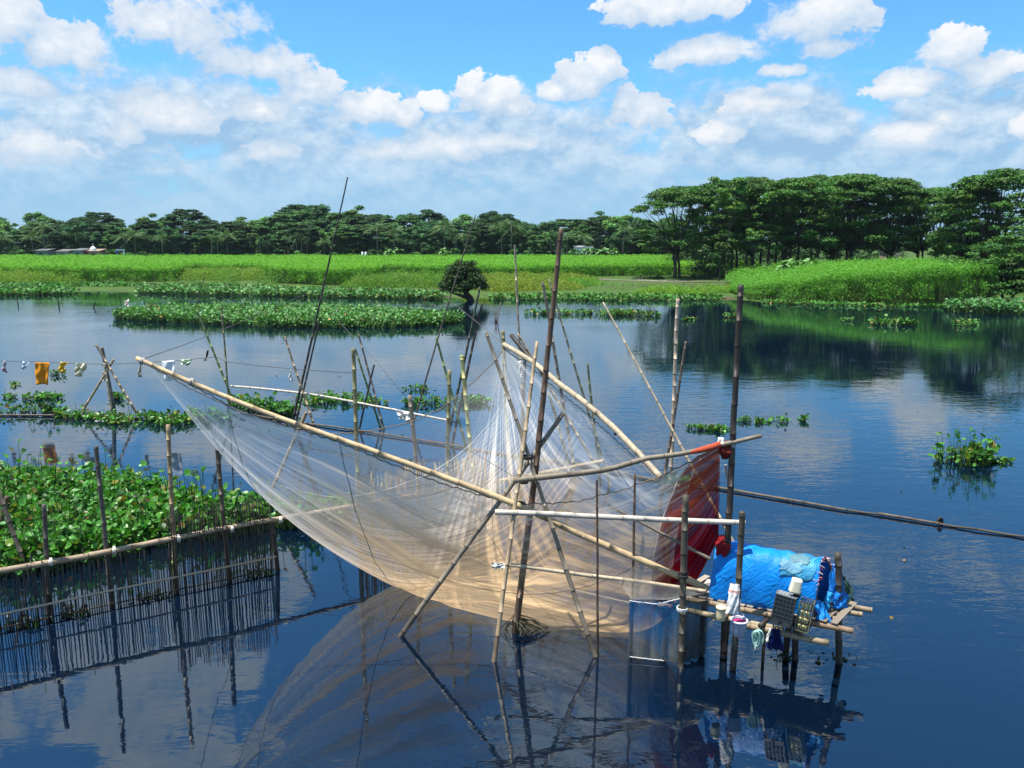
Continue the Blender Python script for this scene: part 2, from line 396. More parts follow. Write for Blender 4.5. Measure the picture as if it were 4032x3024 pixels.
for i, (x, wy, ty, k, st, lab) in enumerate(grove):
    b = pz(x * P2, wy * P2, .5); top = at(x * P2, ty * P2, b.y).z; sc = (top - .5) / 16.3
    place('rain_tree', RAIN[k], b, (sc * st * .98, sc * st * .98, sc), i * 1.3, lab, 'tree', GRV)
b = pz(2150 * P2, 622 * P2, .5); sc = (at(2150 * P2, 376 * P2, b.y).z) / 16.2
place('rain_tree', RAIN[1], b, (sc * 1.12, sc * 1.12, sc), 2.0, 'big umbrella tree at the right edge, behind the low spreading tree', 'tree', GRV)
b2 = pz(2085 * P2, 622 * P2, .5)
place('rain_tree', RAIN[3], (b2.x + 3, b2.y + 6, .5), (sc * .72, sc * .72, sc * .88), .4, 'dark umbrella tree just right of the sky notch, lower than its neighbour', 'tree', GRV)
# low spreading tree in front at the right edge
def low_tree():
    r = np.random.default_rng(77); cl = []; tops = []
    for i in range(190):
        a = r.uniform(0, 2 * math.pi); q = math.sqrt(r.random()); z = 8.3 * (1 - q ** 2 * .62) * r.uniform(.12, 1.0) + .5
        x, y = 6.6 * q * math.cos(a), 4.5 * q * math.sin(a); s = r.uniform(.7, 1.5)
        cl.append((x, y, z, s, s, .35, (s / 1.4) ** 2));
        if i % 5 == 0: tops.append((x * .9, y * .9, z - .1))
    mb = MB(); limbs(mb, (1.2, 0, 0), tops[::2], .22, BARK, random.Random(5), .3); limbs(mb, (.4, .6, 0), tops[1::2], .18, BARK, random.Random(6), .3)
    V, F, C = foliage(cl, 230, .30, (.052, .140, .020), .35, .4, r)
    return [('trunk', mesh_of(mb, 'trunk', M_BARK)), ('crown', np_mesh('crown', V, F, M_LEAF, C))]
b = pz(2163 * P2, 652 * P2, .2)
place('low_tree', low_tree(), b, 1.0, 0, 'low spreading tree overhanging the bank at the right edge beside the jute', 'tree')
# pale leafed young trees inside the grove
def pale_tree(seed, h, cl, base, size, per, lean=0):
    r = np.random.default_rng(seed); mb = MB(); limbs(mb, (0, 0, 0), [(c[0], c[1], c[2] - .2) for c in cl[:6]], .11, (.11, .09, .07), random.Random(seed), .6)
    V, F, C = foliage(cl, per, size, base, .3, .4, r); return [('trunk', mesh_of(mb, 'trunk', M_BARK)), ('crown', np_mesh('crown', V, F, M_LEAF, C))]
r0 = np.random.default_rng(9)
cl = [(r0.uniform(-2.6, 2.6), r0.uniform(-1, 1), 14 + r0.uniform(-2.6, 2.2), 1.0, 1.0, .6) for i in range(16)]
b = pz(1568 * P2, 609 * P2, .4); place('pale_tree', pale_tree(21, 15, cl, (.105, .22, .03), .5, 110), b, 1.0, 0, 'slender tree with bright yellow green leaves high in the dark grove', 'tree')
cl = [(r0.uniform(-1.2, 1.2), r0.uniform(-.8, .8), 7.4 + r0.uniform(-.8, .9), .7, .7, .45) for i in range(9)]
b = pz(1626 * P2, 611 * P2, .4); place('pale_tree', pale_tree(22, 8, cl, (.11, .23, .05), .36, 110), b, 1.0, 0, 'pale leafed sapling with a round crown halfway up the dark grove', 'tree')
cl = [(r0.uniform(-1.6, 1.6), r0.uniform(-1, 1), 1.6 + r0.uniform(0, 5.2), .8, .8, .5) for i in range(18)]
b = pz(1552 * P2, 612 * P2, .4); place('broad_leaf_tree', pale_tree(23, 7, cl, (.05, .12, .025), .5, 80), b, 1.0, 0, 'dense big leafed young tree on a thick trunk in front of the grove', 'tree')
cl = [(r0.uniform(-.7, .7), r0.uniform(-.5, .5), 3.8 + r0.uniform(-.4, .6), .5, .5, .3) for i in range(6)]
b = pz(1508 * P2, 606 * P2, .4); place('sapling', pale_tree(24, 4, cl, (.07, .17, .03), .28, 60), b, 1.0, 0, 'thin sapling between the forked trunk and the two bare trunks', 'tree')
# round tree at the water's edge
def shore_tree():
    r = np.random.default_rng(31); cl = []
    for i in range(150):
        d = rand_dir(1, r)[0]; d[2] = abs(d[2]) * 1.0 - .12 * (r.random() < .35)
        k = r.uniform(.55, 1.0); side = .55 if d[0] < 0 else .25
        z = 2.0 + d[2] * 2.7 * k - (1 - abs(d[2])) * (1.3 * side)
        cl.append((d[0] * 2.75 * k - .15, d[1] * 2.4 * k, max(.45, z), .62, .62, .42))
    mb = MB(); mb.tube([(.75, 0, -.4), (.6, 0, .3), (.2, 0, .8), (-.1, 0, 1.6)], [.5, .42, .34, .25], BARK, 8)
    limbs(mb, (.45, 0, .5), [(c[0] * .85, c[1] * .85, c[2]) for c in cl[::6]], .2, BARK, random.Random(3), .3)
    mb.tube([(.5, 0, .3), (-.6, -.2, .7), (-1.6, -.3, 1.0)], [.28, .18, .08], BARK, 6)
    V, F, C = foliage(cl, 110, .27, (.030, .068, .014), .42, .45, r); return [('trunk', mesh_of(mb, 'trunk', M_BARK)), ('crown', np_mesh('crown', V, F, M_LEAF, C))]
b = pz(1004 * P2, 650 * P2, .0); place('shore_tree', shore_tree(), b, 1.0, 0, 'small round dark tree leaning over the water in mid picture', 'tree')

# ------------------------------------------------------------------ far tree line
def far_tree(seed, kind):
    r = np.random.default_rng(seed); pr = random.Random(seed); mb = MB(); cl = []; H = 12.0
    for i in range(14 if kind != 'bush' else 0):
        a = r.uniform(0, 6.28); q = math.sqrt(r.random()); cl.append((3.4 * q * math.cos(a), 3.0 * q * math.sin(a), r.uniform(.8, 5.5), 1.2, 1.2, .8))
    if kind == 'round':
        for i in range(40):
            d = rand_dir(1, r)[0]; k = r.random() ** .4
            cl.append((d[0] * 4.0 * k, d[1] * 3.6 * k, 7.2 + d[2] * 4.3 * k, 1.3, 1.3, .9))
        base = (.036, .094, .028)
    elif kind == 'umbrella':
        for i in range(34):
            a = r.uniform(0, 6.28); q = math.sqrt(r.random())
            cl.append((5.2 * q * math.cos(a), 4.5 * q * math.sin(a), 11.6 - 2.8 * q ** 2 + r.uniform(-1.2, .1), 1.4, 1.4, .5))
        for i in range(14):
            a = r.uniform(0, 6.28); cl.append((4.0 * math.cos(a), 3.5 * math.sin(a), r.uniform(4, 8.5), 1.2, 1.2, .5))
        base = (.040, .104, .024)
    elif kind == 'light':
        for i in range(32):
            d = rand_dir(1, r)[0]; k = r.random() ** .4
            cl.append((d[0] * 3.8 * k, d[1] * 3.4 * k, 7.6 + d[2] * 4.2 * k, 1.2, 1.2, .9))
        base = (.085, .190, .042)
    elif kind == 'tall':
        for i in range(36):
            z = r.uniform(2, 11.5); w = 2.9 * (1 - abs(z - 6.5) / 7.0) ** .6 + .4; a = r.uniform(0, 6.28)
            cl.append((w * math.cos(a) * .8, w * math.sin(a) * .8, z, 1.05, 1.05, .8))
        base = (.034, .090, .028)
    else:                                   # bush
        for i in range(22):
            a = r.uniform(0, 6.28); q = math.sqrt(r.random())
            cl.append((3.2 * q * math.cos(a), 2.0 * q * math.sin(a), .6 + 3.2 * (1 - q * q) * r.random() + .3, 1.0, 1.0, .7))
        base = (.060, .150, .030)
    base = tuple(b_ * (.82, 1.4)[seed % 10] for b_ in base); flat = .62 if seed % 10 == 0 or kind == 'umbrella' else 1.0
    limbs(mb, (0, 0, 0), [(c[0] * .8, c[1] * .8, c[2]) for c in cl[::4]], .17 if kind != 'bush' else .08, BARK, pr, .5)
    cl = [c[:5] + (c[5] * flat,) + c[6:] for c in cl]
    V, F, C = foliage(cl, 260, .52, base, .42, .45, r)
    return [('trunk', mesh_of(mb, 'trunk', M_BARK)), ('crown', np_mesh('crown', V, F, M_LEAF, C))]
def palm(seed, h=10.0, n=20, fl=4.0, base=(.10, .175, .06)):
    r = np.random.default_rng(seed); mb = MB(); bx = r.uniform(-.8, .8)
    mb.tube([(0, 0, -.3), (bx * .2, 0, h * .4), (bx * .7, 0, h * .8), (bx, 0, h)], [.17, .13, .11, .1], (.20, .18, .15), 6)
    P = []; Nn = []; Ax = []; Sz = []
    for i in range(n):
        a = i * 2.4 + r.uniform(-.2, .2); e = r.uniform(-.35, 1.1)
        d = np.array([math.cos(a) * math.cos(e), math.sin(a) * math.cos(e), math.sin(e)])
        for k in range(1, 13):
            t = k / 12; p = np.array([bx, 0, h]) + d * fl * t; p[2] -= 1.9 * t * t * (1.1 - .4 * math.sin(e))
            side = np.cross(d, [0, 0, 1.0]); side /= np.linalg.norm(side) + 1e-6
            for s in (-1, 1):
                ax = side * s * .8 + d * .45 + np.array([0, 0, -.55]); ax /= np.linalg.norm(ax); L = 1.0 * math.sin(math.pi * min(.98, .15 + t * .8)) + .15
                P.append(p + ax * L * .5); Ax.append(ax); Nn.append(np.cross(ax, d) * s + np.array([0, 0, .2])); Sz.append(L)
    V, F = quads(np.array(P), np.array(Nn), np.array(Sz), .22, axis=np.array(Ax), bend=.2, r=r)
    k = r.uniform(.7, 1.35, len(P)); C = np.repeat(np.stack([base[0] * k, base[1] * k, base[2] * k], 1), 4, axis=0)
    return [('trunk', mesh_of(mb, 'trunk', M_BARK)), ('crown', np_mesh('crown', V, F, M_LEAF, C))]
def banana(seed, n=5, h=2.2):
    r = np.random.default_rng(seed); mb = MB()
    for s in range(n):
        x, y = r.uniform(-1.6, 1.6), r.uniform(-.8, .8); hh = h * r.uniform(.7, 1.1)
        mb.tube([(x, y, -.1), (x, y, hh)], [.14, .09], (.16, .2, .07), 6)
        for i in range(7):
            a = r.uniform(0, 6.28); e = r.uniform(.2, 1.2); d = Vector((math.cos(a) * math.cos(e), math.sin(a) * math.cos(e), math.sin(e))); sd = d.cross(Vector((0, 0, 1))).normalized(); L = r.uniform(1.3, 2.0)
            kk = r.uniform(.8, 1.3); cc = (.12 * kk, .24 * kk, .07 * kk)
            mb.grid(lambda u, v: Vector((x, y, hh)) + d * (u * L) - Vector((0, 0, .9 * u * u * L * .6)) + sd * ((v - .5) * .5 * math.sin(math.pi * min(1, .1 + u * .88))) , 5, 2, cc)
    return [('foliage', mesh_of(mb, 'foliage', M_LEAF))]
FAR = {k: [far_tree(100 + 10 * i + j, k) for j in range(2)] for i, k in enumerate(('round', 'umbrella', 'light', 'tall', 'bush'))}
PALM = [palm(1), palm(2, 9.5, 16), palm(3, 11, 18)]; ARECA = [palm(5, 9.0, 9, 1.5, (.06, .13, .035))]
BAN = [banana(1), banana(2)]
PROF = [(-200, 466), (0, 470), (60, 466), (110, 461), (150, 468), (200, 459), (250, 474), (300, 463), (350, 472), (405, 470), (450, 470), (520, 473), (570, 470), (600, 457), (650, 450), (690, 446), (740, 448), (770, 443), (800, 458), (850, 465), (925, 452), (970, 462), (1000, 468), (1060, 456), (1120, 470), (1180, 476), (1210, 480), (1240, 465), (1300, 463), (1350, 468), (1480, 470)]
def sector(x):
    for lim, s in ((60, 'at the left edge'), (140, 'left of the tin huts'), (185, 'behind the tin huts'), (245, 'behind the shrine'), (370, 'right of the blue gate'), (470, 'below the lone tree'), (590, 'right of the lone tree'), (700, 'left of thin black pole'),
                   (820, 'right of thin black pole'), (930, 'left of leaning whip tip'), (1060, 'above the round tree'), (1160, 'left of brown mast'), (1250, 'beside the brown mast'), (1320, 'around the white house')):
        if x < lim: return s
    return 'touching the big grove'
DESC = {'round': 'rounded dark tree', 'umbrella': 'flat layered tree', 'light': 'lighter green tree', 'tall': 'narrow upright tree', 'bush': 'low bush'}
FG = 'trees of the far tree line'
for row, (Yd, n, lo, hi) in enumerate(((232, 44, .58, .80), (246, 42, .78, .97), (262, 38, .88, 1.06))):
    for i in range(n):
        hw = Yd * .64; X = -hw * 1.05 + (hw * 1.05 + Yd * .22) * (i + rng.uniform(.15, .85)) / n; y = Yd + rng.uniform(-4, 4)
        px = 2016 + X / y * FPX * .985; x = px / P2
        top = at(px, float(np.interp(x, [a for a, b in PROF], [b for a, b in PROF])) * P2, y).z
        kind = rng.choice(['round', 'umbrella', 'light', 'tall'], p=[.31, .28, .25, .16]); h = top * rng.uniform(lo, hi)
        sc = h / 12.2; w = rng.uniform(.9, 1.25) * (1.15 if row == 2 else 1.0)
        place('far_tree', FAR[kind][int(rng.integers(2))], (X, y, .9), (sc * w, sc * w, sc), rng.uniform(0, 6.28), ('%s, %s row of far wood, %s' % (DESC[kind], ('front', 'middle', 'back')[row], sector(x))), 'tree', FG)
for px_, ty, k, lab in ((405, 453, 'umbrella', 'lone flat topped tree standing clear above the far tree line on the left'), (320, 462, 'light', 'thin crowned tree rising above the far line left of the flat topped one'),
                        (765, 444, 'light', 'broad bright green tree at the highest hump of the far line'), (1062, 456, 'round', 'dark domed tree above the far line right of the leaning pole tip'), (215, 460, 'umbrella', 'tall feathery tree above the tin huts')):
    y = 250.0; h = at(px_ * P2, ty * P2, y).z; sc = h / 12.2; c = at(px_ * P2, 520 * P2, y)
    place('far_tree', FAR[k][0], (c.x, y, .9), (sc * .95, sc * .95, sc), 1.0, lab, 'tree', FG)
for i, (x, ty) in enumerate(((8, 500), (70, 505), (95, 500), (268, 505), (290, 503), (350, 508), (490, 505), (815, 490), (850, 492), (960, 487), (985, 490), (1085, 490), (1105, 492), (1225, 500), (1345, 500), (700, 512), (1262, 505))):
    y = 224.5; c = at(x * P2, 520 * P2, y); h = at(x * P2, ty * P2, y).z
    place('coconut_palm', PALM[i % 3], (c.x, y, .9), h / 11.2 * (.85 + .3 * ((i * 7) % 5) / 5), i * 1.1, 'coconut palm in the far wood %s' % sector(x), 'palm', 'coconut palms of the far tree line')
for i, (x, ty) in enumerate(((455, 512), (468, 515), (640, 512), (652, 508), (664, 514), (1190, 508), (1200, 504), (1005, 508), (1018, 511), (560, 514))):
    y = 224.0; c = at(x * P2, 520 * P2, y); h = at(x * P2, ty * P2, y).z
    place('areca_palm', ARECA[0], (c.x, y, .9), h / 9.8, i * .9, 'thin areca palm in the far wood %s' % sector(x), 'palm', 'areca palms of the far tree line')
for i, x in enumerate((20, 40, 250, 280, 300, 640, 690, 720, 800, 900, 985, 1110, 1140)):
    y = 221.0 + rng.uniform(-2, 2); c = at(x * P2, 520 * P2, y)
    place('bush', FAR['bush'][i % 2], (c.x, y, .8), rng.uniform(.7, 1.05), i * 1.7, 'low bush before the far wood %s' % sector(x), 'bush', 'bushes along the far tree line')
for i, x in enumerate((1258, 1275, 1290, 1305, 1320, 845, 960)):
    y = 219.0; c = at(x * P2, 520 * P2, y)
    place('banana_plant', BAN[i % 2], (c.x, y, .8), 1.5, i * 1.3, 'pale banana clump at the far wood %s' % sector(x), 'banana plant', 'banana clumps in front of the far tree line')
for i, (x, wy) in enumerate(((1702, 618), (1725, 616), (1742, 618))):
    b = pz(x * P2, wy * P2, .5); place('banana_plant', BAN[i % 2], b, 1.35, i * 2.1 + 1, ('pale banana plant at the left end of the tall jute', 'banana plant between two others beside the tall jute', 'rightmost banana plant leaning over the jute top')[i], 'banana plant')
# dark undergrowth filling the foot of the far wood
ug = [(X, 236 + rng.uniform(-3, 14), rng.uniform(1, 4.5), 2.2, 1.5, 1.4) for X in np.linspace(-165, 45, 220)]
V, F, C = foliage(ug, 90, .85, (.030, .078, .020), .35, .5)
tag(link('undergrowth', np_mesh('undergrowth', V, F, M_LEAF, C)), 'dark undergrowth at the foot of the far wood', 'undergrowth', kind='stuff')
ug = [(X, 148 + rng.uniform(-2, 16), rng.uniform(.4, 5.0), 2.4, 1.5, 1.5) for X in np.linspace(34, 66, 60)] + [(X, 166 + rng.uniform(-3, 8), rng.uniform(1, 11.5), 2.6, 1.5, 1.8) for X in np.linspace(33, 80, 130)]  # taller rear foliage is added to stop light showing through the grove
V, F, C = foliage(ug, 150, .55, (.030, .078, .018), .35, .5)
tag(link('undergrowth', np_mesh('undergrowth', V, F, M_LEAF, C)), 'dark shrubs under the big grove, taller foliage added behind to block light', 'undergrowth', kind='stuff')
_rw = np.random.default_rng(55); ug = [(X, _rw.uniform(128, 165), 13 * _rw.random() ** .8 + .6, 2.6, 2.2, 1.2) for X in np.linspace(78, 190, 330)] + [(X, _rw.uniform(238, 262), 11 * _rw.random() ** .8 + .6, 3.0, 2.2, 1.3) for X in np.linspace(-290, -158, 200)]
V, F, C = foliage(ug, 60, .7, (.036, .095, .022), .35, .5)
tag(link('far_wood', np_mesh('far_wood', V, F, M_LEAF, C)), 'wood going on beyond both ends of the tree line', 'wood', kind='stuff')
ug = [(X, rng.uniform(98, 118), rng.uniform(.3, 3.2), 1.8, 1.4, 1.0) for X in np.linspace(49, 75, 60)]
V, F, C = foliage(ug, 120, .4, (.034, .09, .018), .35, .5)
tag(link('undergrowth', np_mesh('undergrowth', V, F, M_LEAF, C)), 'dark thicket behind the low spreading tree at the right edge', 'undergrowth', kind='stuff')
for i, (x, wy) in enumerate(((1530, 603), (1580, 605), (1592, 602), (1612, 606), (1640, 604), (1655, 606), (1672, 603), (1688, 606), (1720, 604), (1760, 606), (1808, 604))):
    b = pz(x * P2, wy * P2, .4); mb = MB(); ln = rng.uniform(-1.2, 1.2); h = rng.uniform(9, 12); mb.tube([b - Vector((0, 0, .4)), b + Vector((ln * .2, 0, h * .35)), b + Vector((ln, 0, h))], [rng.uniform(.20, .34), .2, .12], BARK, 7)
    V, F, C = foliage([(b.x + ln + rng.uniform(-2.5, 2.5), b.y + rng.uniform(-1.5, 1.5), h + .4 + rng.uniform(-3.2, 2.0), 1.5, 1.5, .55) for k in range(12)], 190, .40, (.044, .112, .018), .35, .4)
    e = empty('slim_tree', b, ('slim bare trunked tree right of the forked trunk', 'slim dark trunk, left one of a close pair in the grove', 'slim dark trunk, right one of a close pair in the grove', 'slim trunk directly left of the pale leafed sapling', 'slim leaning trunk just right of the pale leafed sapling', 'slim trunk between two leaning ones in the dark grove', 'slim trunk in the dark gap above the low bright weeds', 'slim trunk left of the banana plants in the grove shade', 'slim trunk right behind the middle banana plant', 'slim trunk half hidden by the left end of the tall jute', 'rightmost slim trunk of the grove, behind the tall jute')[i], 'tree', 'slim trunks of the grove')
    link('trunk', mesh_of(mb, 'trunk', M_BARK), e); link('crown', np_mesh('crown', V, F, M_LEAF, C), e)
b = pz(1446 * P2, 606 * P2, .4)
ug = [(b.x + rng.uniform(-5.5, 7), b.y + rng.uniform(-.5, 3), rng.uniform(.1, 1.0), 1.0, .8, .5) for i in range(26)]
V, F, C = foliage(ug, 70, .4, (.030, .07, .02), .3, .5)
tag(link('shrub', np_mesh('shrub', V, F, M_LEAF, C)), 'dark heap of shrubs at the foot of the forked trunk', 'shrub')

# ------------------------------------------------------------------ crop fields on the bank
def vnoise(x, y, s, ph=0.0):
    return (np.sin(x / s + ph) * np.cos(y / s * 1.3 + 1.7 * ph) + .6 * np.sin(x / s * 2.3 + y / s * 1.1 + ph * 2.1) + .4 * np.cos(y / s * 3.1 - x / s * 1.9 + ph)) / 2.0
def crop_field(name, front, back, h, base, label, canopy=9.0, wall=90, leaf=.34, stems=6, stemc=(.10, .11, .04), lowh=.25, edge=1.6, seed=0, jit=.22):
    """front: ground polyline of the side towards the water; back: y of the far side (or a polyline of the same length)"""
    r = np.random.default_rng(seed); fr = np.array([(p[0], p[1]) for p in front]); n = len(fr)
    bk = np.array([(p[0] * back / p[1], back) for p in front]) if isinstance(back, (int, float)) else np.array([(p[0], p[1]) for p in back])
    hs = np.asarray(h if hasattr(h, '__len__') else [h] * n, float)
    segL = np.linalg.norm(np.diff(fr, axis=0), axis=1); P = []; Nn = []; Ax = []; Sz = []; C = []
    def put(p, up, sz, k, asp=None):
        m = len(p); Nn.append(np.stack([r.normal(0, .55, m), r.normal(0, .55, m) - .15, np.abs(r.normal(.7, .3, m)) * up], 1) + 1e-3)
        a = rand_dir(m, r); a[:, 2] = a[:, 2] * .6 + .25; Ax.append(a); P.append(p); Sz.append(sz * r.uniform(.6, 1.4, m))
        k = k * r.uniform(.72, 1.3, m); C.append(np.stack([base[0] * k * (1 + r.normal(0, .08, m)), base[1] * k, base[2] * k], 1))
    # front wall of plants
    for i in range(n - 1):
        m = int(segL[i] * wall); t = r.random(m); d = r.random(m) ** 1.5 * 3.2 - r.random(m) * edge * .35
        q = fr[i] + (fr[i + 1] - fr[i]) * t[:, None]; dirb = (bk[i] - fr[i]) / np.linalg.norm(bk[i] - fr[i]); q = q + dirb * d[:, None]
        hh = (hs[i] + (hs[i + 1] - hs[i]) * t) * (1 + .16 * vnoise(q[:, 0], q[:, 1], 1.9, seed) + .08 * vnoise(q[:, 0], q[:, 1], .6, seed)) * np.clip(.66 + .25 * d, .5, 1.0)
        gp = vnoise(q[:, 0], q[:, 1] * .3, .8, seed + 4.) + .5 * vnoise(q[:, 0], q[:, 1], .33, seed + 7.); d = d + np.clip(.15 - gp, 0, 1) * 1.3; q = q + dirb * (np.clip(.15 - gp, 0, 1) * 1.3)[:, None]
        z = lowh + (hh - lowh) * r.random(m) ** .72 + .35
        q = q + (vnoise(q[:, 0], q[:, 1], 1.1, 3.0) * .7 + vnoise(q[:, 0], z * 3, .9, 5.0) * .45)[:, None] * dirb
        put(np.column_stack([q, z]), .6, leaf, np.full(m, 1.0))
        ms = int(segL[i] * stems)
        if ms:
            t = r.random(ms); q = fr[i] + (fr[i + 1] - fr[i]) * t[:, None] + dirb * r.uniform(-.1, 1.4, (ms, 1)); hh = (hs[i] + (hs[i + 1] - hs[i]) * t) * r.uniform(.55, .9, ms)
            V = np.zeros((ms, 4, 3)); w = r.uniform(.02, .05, ms); lx = r.normal(0, .15, ms)
            V[:, 0] = np.column_stack([q[:, 0] - w, q[:, 1], np.full(ms, .2)]); V[:, 1] = np.column_stack([q[:, 0] + w, q[:, 1], np.full(ms, .2)])
            V[:, 2] = np.column_stack([q[:, 0] + w * .6 + lx, q[:, 1], hh]); V[:, 3] = np.column_stack([q[:, 0] - w * .6 + lx, q[:, 1], hh])
            stem.append((V.reshape(-1, 3), np.repeat(np.tile(stemc, (ms, 1)) * r.uniform(.6, 1.5, (ms, 1)), 4, axis=0)))
        # canopy seen from above
        A = abs(np.cross(bk[i] - fr[i], fr[i + 1] - fr[i])) * .5 + abs(np.cross(bk[i + 1] - fr[i + 1], bk[i] - fr[i + 1])) * .5
        m = int(A * canopy); t = r.random(m); s = r.random(m) ** 1.35
        a = fr[i] + (fr[i + 1] - fr[i]) * t[:, None]; b = bk[i] + (bk[i + 1] - bk[i]) * t[:, None]; q = a + (b - a) * s[:, None]
        hh = (hs[i] + (hs[i + 1] - hs[i]) * t) + .28 * vnoise(q[:, 0], q[:, 1], 4.5, seed) + .22 * vnoise(q[:, 0], q[:, 1], 1.3, seed + 2.)
        hh += .30 + .35 * np.clip((q[:, 1] - 150) / 70, 0, 1)
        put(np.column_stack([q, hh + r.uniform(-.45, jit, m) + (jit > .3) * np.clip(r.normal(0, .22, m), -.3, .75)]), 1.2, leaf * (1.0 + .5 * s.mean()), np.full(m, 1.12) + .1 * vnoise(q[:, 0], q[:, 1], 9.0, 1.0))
        # dense body of stalks under the canopy
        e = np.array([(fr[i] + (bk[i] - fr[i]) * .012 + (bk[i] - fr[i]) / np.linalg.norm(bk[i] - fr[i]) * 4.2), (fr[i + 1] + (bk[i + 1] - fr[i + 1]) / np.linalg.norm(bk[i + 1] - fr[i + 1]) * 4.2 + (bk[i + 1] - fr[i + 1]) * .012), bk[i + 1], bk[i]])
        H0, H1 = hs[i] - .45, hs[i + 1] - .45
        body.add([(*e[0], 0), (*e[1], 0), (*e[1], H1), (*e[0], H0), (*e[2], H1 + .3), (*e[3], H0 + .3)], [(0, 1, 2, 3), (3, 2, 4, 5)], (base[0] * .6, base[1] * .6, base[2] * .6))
    P = np.concatenate(P); V, F = quads(P, np.concatenate(Nn), np.concatenate(Sz), .42, axis=np.concatenate(Ax), bend=.3, r=r)
    Cc = np.repeat(np.concatenate(C), 4, axis=0)
    nb = len(V)
    if stem:
        sv = np.concatenate([s[0] for s in stem]); V = np.concatenate([V, sv]); Cc = np.concatenate([Cc, np.concatenate([s[1] for s in stem])]); stem.clear()
        F = np.arange(len(V), dtype=np.int32).reshape(-1, 4)
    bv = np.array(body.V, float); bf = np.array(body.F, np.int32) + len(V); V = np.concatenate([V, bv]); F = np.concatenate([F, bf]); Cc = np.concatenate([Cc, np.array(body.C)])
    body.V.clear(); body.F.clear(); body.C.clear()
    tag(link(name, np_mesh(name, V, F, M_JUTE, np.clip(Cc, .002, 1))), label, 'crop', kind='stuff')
stem = []; body = MB()
def line(pts, z=.4): return [pz(x * P2, y * P2, z) for x, y in pts]
LIME = (.15, .33, .03); DEEP = (.120, .290, .028)
crop_field('jute_field', line([(-60, 604), (40, 606), (135, 609), (260, 611), (375, 609), (425, 597), (545, 597), (595, 611), (700, 617), (805, 616), (830, 600), (950, 604), (1060, 606), (1150, 604), (1235, 601), (1340, 599), (1450, 598)]), 221., 2.55, DEEP,
           'wide field of tall bright green jute along the far bank', canopy=12.0, wall=230, leaf=.30, seed=1)
crop_field('jute_field', line([(1450, 598), (1560, 598), (1640, 600)]), 172., 2.6, LIME, 'strip of jute glowing behind the grove trunks', canopy=6.0, wall=80, leaf=.42, seed=2)
jf = line([(1575, 634), (1620, 643), (1660, 647), (1735, 648), (1790, 650), (1850, 653), (1960, 656), (2062, 659), (2150, 656)], .25)
jb = [(31, 112), (32, 122), (34.5, 128), (38, 130), (42, 128), (46, 128), (52, 126), (62, 126), (70, 126)]
crop_field('jute_field', jf, jb, [.6, 1.2, 1.75, 2.1, 2.75, 3.15, 3.4, 3.6, 3.7], (.105, .27, .032), 'tall jute stand on the right bank with bare stems at the water', canopy=42., wall=620, leaf=.21, stems=22, stemc=(.12, .13, .045), lowh=.35, seed=3, jit=.42)
# low weedy scrub, yellowish, between the field and the water
def scrub(name, pts, label, base, hmin, hmax, n, seed, size=.35, cat='scrub'):
    """pts: (x px, y px, half width m, half depth m) of patches"""
    r = np.random.default_rng(seed); P = []; Nn = []; Ax = []; Sz = []; C = []
    for x, y, rx, ry in pts:
        c = pz(x * P2, y * P2, .2); m = int(n * rx * ry); a = r.uniform(0, 6.283, m); q = np.sqrt(r.random(m))
        X = c.x + rx * q * np.cos(a); Y = c.y + ry * q * np.sin(a)
        hh = (hmin + (hmax - hmin) * r.random(m)) * (1 - q ** 3 * .75) * (1 + .25 * vnoise(X, Y, 1.5, seed))
        P.append(np.column_stack([X, Y, .15 + hh * r.random(m) ** .5])); Nn.append(np.stack([r.normal(0, .7, m), r.normal(-.3, .6, m), np.abs(r.normal(.6, .4, m))], 1))
        ax = rand_dir(m, r); ax[:, 2] = np.abs(ax[:, 2]) + .5; Ax.append(ax); Sz.append(size * r.uniform(.5, 1.4, m))
        k = r.uniform(.65, 1.3, m); w = .5 + .5 * vnoise(X, Y, 3.0, seed); C.append(np.stack([base[0] * k * (1 + .35 * w), base[1] * k, base[2] * k], 1))
    V, F = quads(np.concatenate(P), np.concatenate(Nn), np.concatenate(Sz), .3, axis=np.concatenate(Ax), bend=.2, r=r)
    return tag(link(name, np_mesh(name, V, F, M_JUTE, np.repeat(np.concatenate(C), 4, axis=0))), label, cat, kind='stuff')
YG = (.125, .255, .030)
scrub('scrub', [(x, 611 + 2 * math.sin(x), 6, 4.5) for x in range(-20, 125, 14)], 'yellow green weeds at the left end of the far bank', YG, .6, 2.2, 170, 1)
scrub('scrub', [(x, 605 + 2 * math.sin(x), 6, 5.5) for x in range(375, 590, 14)], 'yellow green weeds in front of the dark jute edge', YG, .7, 2.4, 170, 2)
scrub('scrub', [(x, 619 + 3 * math.sin(x), 4.5, 5) for x in range(800, 965, 12)], 'mixed weeds left of the small round tree', (.10, .235, .03), .7, 2.3, 170, 3)
scrub('scrub', [(x, 626 + 3 * math.sin(x), 4.2, 5) for x in range(1035, 1215, 12)] + [(x, 612, 5, 5) for x in range(1060, 1250, 16)], 'yellow weeds right of the small round tree', (.150, .245, .030), .6, 1.9, 170, 4)
_r = np.random.default_rng(77)
scrub('jute_edge', [(x + _r.uniform(-6, 6), y + _r.uniform(-3.5, 2.0), _r.uniform(1.0, 2.6), _r.uniform(.8, 1.8)) for x0, x1, y in ((137, 372, 609), (585, 805, 614), (1237, 1445, 598), (820, 940, 603), (420, 560, 596)) for x in range(x0, x1, 7)], 'ragged plants along the far jute field front, coloured dark as its shade', (.070, .185, .030), 1.0, 3.1, 150, 12, .38, 'crop')  # shade of the field front put into a darker leaf colour
